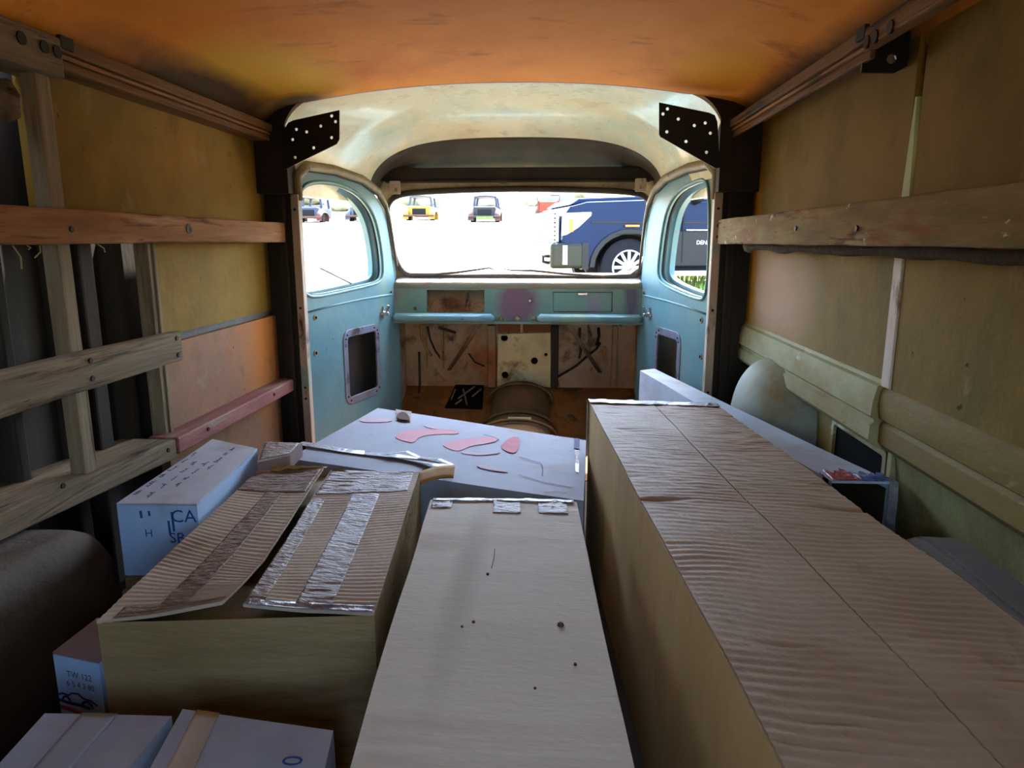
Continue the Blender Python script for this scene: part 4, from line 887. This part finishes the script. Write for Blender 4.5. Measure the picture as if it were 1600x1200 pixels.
obj('cab', plate(cabp, [], po + pe2 * .14, pe1, V((0, 0, 1)), pe2, 1.67), 'truck_blue', pk, bevel=.06, seg=3)
obj('side_window', plate(win1, [], po + pe2 * .13, pe1, V((0, 0, 1)), pe2, .012), 'glass_dark', pk); obj('side_window', plate(win2, [], po + pe2 * .13, pe1, V((0, 0, 1)), pe2, .012), 'glass_dark', pk)
obj('windscreen', hexa([pw(2.235, .25, 1.92), pw(2.235, 1.7, 1.92), pw(2.25, 1.7, 1.90), pw(2.25, .25, 1.90)], [pw(1.66, .2, 1.455), pw(1.66, 1.75, 1.455), pw(1.70, 1.75, 1.44), pw(1.70, .2, 1.44)]), 'glass_dark', pk)
ring = [(wx + .64 * math.cos(math.radians(t)), .43 + .58 * math.sin(math.radians(t))) for t in range(180, -1, -15)]
obj('fender_flare', plate(ring + archf[::-1], [], po - pe2 * .035, pe1, V((0, 0, 1)), pe2, .06), 'truck_dark', pk, bevel=.01)
obj('wheel_arch_liner', plate(archf + [(wx + .56, .30), (wx - .56, .30)], [], po + pe2 * .38, pe1, V((0, 0, 1)), pe2, .05), 'arch_black', pk)
obj('arch_tunnel', grid(lambda u, v: pw(wx + .555 * math.cos(math.pi * u), .38 * v, .43 + .495 * math.sin(math.pi * u)), 16, 2), 'arch_black', pk)
def wheel(a, b):
    t = obj('wheel', tube([pw(a, b + .02, R_), pw(a, b + .05, R_), pw(a, b + .25, R_), pw(a, b + .28, R_)], [R_ - .05, R_, R_, R_ - .05], 36), 'tyre', pk, smooth=True, auto=40)
    c = pw(a, b + .015, R_); n = -pe2
    rr = [pw(a + .255 * math.cos(q * math.pi / 18), b + .012, R_ + .255 * math.sin(q * math.pi / 18)) for q in range(36)]
    obj('rim_ring', tube(rr, .018, 6, True), 'rim_silver', t, smooth=True)
    obj('rim_dish', tube([pw(a, b + .02, R_), pw(a, b + .03, R_)], .25, 28), 'arch_black', t)
    for k in range(12):
        q = k * math.pi / 6; d_ = pe1 * math.cos(q) + V((0, 0, math.sin(q)))
        obj('spoke', beam(c + d_ * .05, c + d_ * .25, .045, .02, pe2), 'rim_silver', t)
    obj('hub_cap', tube([c + pe2 * .01, c - pe2 * .02], [.07, .05], 14), 'rim_silver', t, smooth=True)
wheel(wx, .02); wheel(wx + 3.75, .02); wheel(wx, 1.66); wheel(wx + 3.75, 1.66)
# front end
hl_ = obj('headlamp', plate([(.05, .90), (.13, .92), (.30, 1.02), (.50, 1.20), (.50, 1.25), (.06, 1.23)], [], po - pe2 * .015, pe1, V((0, 0, 1)), pe2, .05), 'lamp_glass', pk, bevel=.01)
obj('turn_signal', pbox(.16, .22, -.025, .03, .96, 1.14), 'amber', hl_)
gr = obj('grille', pbox(.0, .06, .16, 1.79, .80, 1.28), 'chrome', pk, bevel=.02)
for k in range(7):
    obj('grille_bar', pbox(-.02, .0, .2, 1.75, .83 + .064 * k, .855 + .064 * k), 'truck_dark', gr)
bu = obj('bumper', pbox(-.12, .42, -.03, 1.98, .42, .80), 'reflect_olive', pk, bevel=.05, seg=3)
obj('bumper_trim', pbox(.06, .13, -.04, .0, .48, .76), 'chrome', bu); obj('bumper_cap', pbox(.36, .46, -.04, .1, .40, .80), 'truck_dark', bu)
obj('tow_hook', tube([pw(-.12, .15, .6), pw(-.2, .15, .6), pw(-.2, .15, .52), pw(-.12, .15, .5)], .025, 6), 'truck_dark', bu)
obj('side_marker', pbox(wx - .10, wx + .12, -.06, -.03, 1.035, 1.065), 'amber', pk, bevel=.005)
obj('body_crease', pbox(.5, 5.7, -.012, .0, 1.09, 1.115), 'truck_dark', pk)
obj('lower_cladding', pbox(wx + .6, wx + 3.1, -.03, .05, .44, .98), 'truck_dark', pk, bevel=.02)
obj('door_gap', pbox(1.94, 1.955, -.036, .0, .5, 1.40), 'arch_black', pk)
obj('running_board', pbox(wx + .66, wx + 3.0, -.16, .05, .30, .38), 'chrome', pk, bevel=.01)
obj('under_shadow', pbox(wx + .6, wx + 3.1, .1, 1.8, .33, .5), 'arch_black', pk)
obj('badge', text_vf('DENALI', .085, pw(2.32, -.032, .80), pe1, V((0, 0, 1)), -pe2, .002), 'badge_white', pk)
obj('badge', pbox(2.0, 2.75, -.04, -.03, .985, 1.0), 'chrome', pk)
mr_ = obj('mirror', pbox(2.08, 2.30, -.34, -.10, 1.46, 1.78), 'truck_blue', pk, bevel=.04, seg=3)
obj('mirror_arm', tube([pw(2.12, .05, 1.40), pw(2.14, -.15, 1.44), pw(2.15, -.2, 1.5)], .05, 8), 'truck_dark', mr_, smooth=True)
obj('mirror_trim', tube([pw(2.03, -.2, 1.46), pw(2.0, -.2, 1.52), pw(2.06, -.22, 1.68), pw(2.12, -.24, 1.78)], .012, 6), 'chrome', mr_, smooth=True)

# old trucks in a row on the far side of the field ----------------------------
def old_truck(label, u0, u1, vb, y, c_body, c_cab, c_fend, kind):
    a = PY(u0, vb, y); b = PY(u1, vb, y); Wd = b.x - a.x; cx = (a.x + b.x) / 2; z0 = gz(y)
    t = thing('old_truck', label, 'truck', (cx, y, z0), 'old trucks across the field')
    H_ = 1.45
    def q(x0, x1, y0, y1, zz0, zz1): return box(cx + x0 * Wd, cx + x1 * Wd, y + y0, y + y1, z0 + zz0 * H_, z0 + zz1 * H_)
    obj('body', q(-.34, .34, -.2, 2.4, .18, .62), c_body, t, bevel=.12, seg=3)
    if kind != 'bed':
        # cab: roof on four corner posts, so one sees through
        for sx in (-1, 1):
            for yy in (.5, 1.9):
                obj('cab_post', hexa([V((cx + sx * .30 * Wd + o1, y + yy + o2, z0 + 1.0 * H_)) for o1, o2 in ((-.06, -.06), (.06, -.06), (.06, .06), (-.06, .06))], [V((cx + sx * .34 * Wd + o1, y + yy + o2, z0 + .60 * H_)) for o1, o2 in ((-.07, -.08), (.07, -.08), (.07, .08), (-.07, .08))]), c_cab, t)
        obj('cab_roof', slab(lambda u, v: V((cx + (-.33 + .66 * u) * Wd, y + .35 + 1.7 * v, z0 + H_ * (1.02 + .05 * math.sin(u * math.pi) + .03 * math.sin(v * math.pi)))), 10, 6, .09), c_cab, t, smooth=True, auto=50)
        obj('window_sill', q(-.34, .34, .42, .56, .58, .66), c_cab, t, bevel=.02)
    else:
        obj('bed_side', q(-.40, -.32, -.3, 2.2, .25, .80), c_body, t, bevel=.03); obj('bed_side', q(.32, .40, -.3, 2.2, .25, .80), c_body, t, bevel=.03)
        obj('tailgate', q(-.32, .32, -.34, -.26, .22, .74), c_body, t, bevel=.03)
        obj('rack_frame', tube([(cx - .4 * Wd, y, z0 + .8 * H_), (cx - .4 * Wd, y, z0 + 1.05 * H_), (cx + .4 * Wd, y, z0 + 1.05 * H_), (cx + .4 * Wd, y, z0 + .8 * H_)], .04, 6), c_fend, t)
    for sx in (-1, 1):
        def ff(u, v, sx=sx):
            an = math.pi * u
            return V((cx + sx * (.30 + .18 * v) * Wd, y + .35 + .75 * -math.cos(an), z0 + H_ * (.05 + .50 * math.sin(an) ** .7 * (1 - .3 * v * v))))
        obj('fender', grid(ff, 14, 5), c_fend, t, smooth=True)
        obj('wheel', tube([(cx + sx * .30 * Wd, y + .35, z0 + .28), (cx + sx * .42 * Wd, y + .35, z0 + .28)], .30, 14), 'tyre', t, smooth=True, auto=40)
    obj('bumper', q(-.46, .46, -.46, -.38, .16, .24), 'old_rust' if kind != 'green' else 'old_black', t, bevel=.02)
    obj('grille', q(-.20, .20, -.24, -.19, .22, .50), 'arch_black', t, bevel=.02)
    if kind == 'green': obj('front_panel', q(-.22, .26, -.52, -.46, .10, .20), 'lime_print', t, bevel=.01)
    return t
old_truck('old dark navy truck with reddish fender, far left through the left door window', 462, 507, 346, 42, 'old_navy', 'old_navy', 'old_rust', 'cab')
old_truck('old blue-grey truck, second from the left in the far row', 541, 586, 346, 44, 'old_bluegrey', 'old_bluegrey', 'old_bluegrey', 'cab')
old_truck('old yellow-fronted truck in the far row, seen through the windshield', 630, 682, 347, 45, 'old_yellow', 'old_bluegrey', 'old_yellow', 'cab')
old_truck('old black truck with rusty fenders in the far row, seen through the windshield', 731, 784, 348, 42, 'old_black', 'old_navy', 'old_rust', 'green')
old_truck('old orange-red truck bed in the far row, left of the parked pickup', 835, 878, 348, 49, 'old_orange', 'old_orange', 'old_rust', 'bed')
# far shed and scrub on the rise
sh = thing('shed', 'small grey shed on the rise beyond the far trucks', 'shed', (1.5, 75, gz(75)))
obj('wall', box(-.6, 2.2, 75, 77, gz(75) - .5, gz(75) + 2.0), 'shed_grey', sh); obj('roof', box(-.9, 2.5, 74.7, 77.3, gz(75) + 2.0, gz(75) + 2.25), 'old_bluegrey', sh)
def shrub(label, x, y, r, h, sd):
    z = gz(y)
    t = thing('shrub', label, 'shrub', (x, y, z), 'hazy shrubs beyond the far trucks')
    def f(u, v):
        th_, ph = u * 2 * math.pi, v * math.pi
        d = V((math.cos(th_) * math.sin(ph), math.sin(th_) * math.sin(ph), -math.cos(ph)))
        k = 1 + .35 * nz(d, 2.2, sd) + .18 * nz(d, 6, sd)
        return V((x + d.x * r * k, y + d.y * r * k, z + h * .55 + d.z * h * .55 * k))
    obj('foliage', grid(f, 20, 12), 'leaf_far', t, smooth=True); obj('stem', tube([(x, y, z - .2), (x, y, z + h * .4)], .15, 6), 'old_rust', t)
for i, (x, y, r, h, lab) in enumerate(((-19, 66, 2.2, 2.2, 'pale shrub beyond and between the two leftmost old trucks'), (-12.5, 70, 2.6, 2.4, 'pale shrub on the rise behind the yellow-fronted old truck'), (-6, 68, 1.8, 1.6, 'small pale shrub on the rise behind the black old truck'),
        (-1.8, 72, 1.6, 2.8, 'tall pale shrub just left of the grey shed'), (4, 80, 2.4, 2.6, 'pale shrub right of the grey shed, above the pickup hood'), (-25, 75, 3, 2.8, 'leftmost pale shrub on the rise beyond the old trucks'))):
    shrub(lab, x, y, r, h, i)
# grass tufts by the pickup
gb = []
rn = random.Random(5)
for i in range(2600):
    x = rn.uniform(1.9, 4.6); y = rn.uniform(9.8, 15.5); h_ = rn.uniform(.05, .2); a = rn.uniform(0, 6.28); z = gz(y)
    dx, dy_ = math.cos(a) * .02, math.sin(a) * .02; lx, ly = rn.uniform(-.04, .04), rn.uniform(-.04, .04)
    k = len(gb) // 1
    gb.append(([V((x - dx, y - dy_, z - .02)), V((x + dx, y + dy_, z - .02)), V((x + lx, y + ly, z + h_))], [(0, 1, 2)]))
go = obj('grass', join(*gb), 'grass', kind='stuff', label='green grass tufts on the ground below the parked pickup', cat='grass')
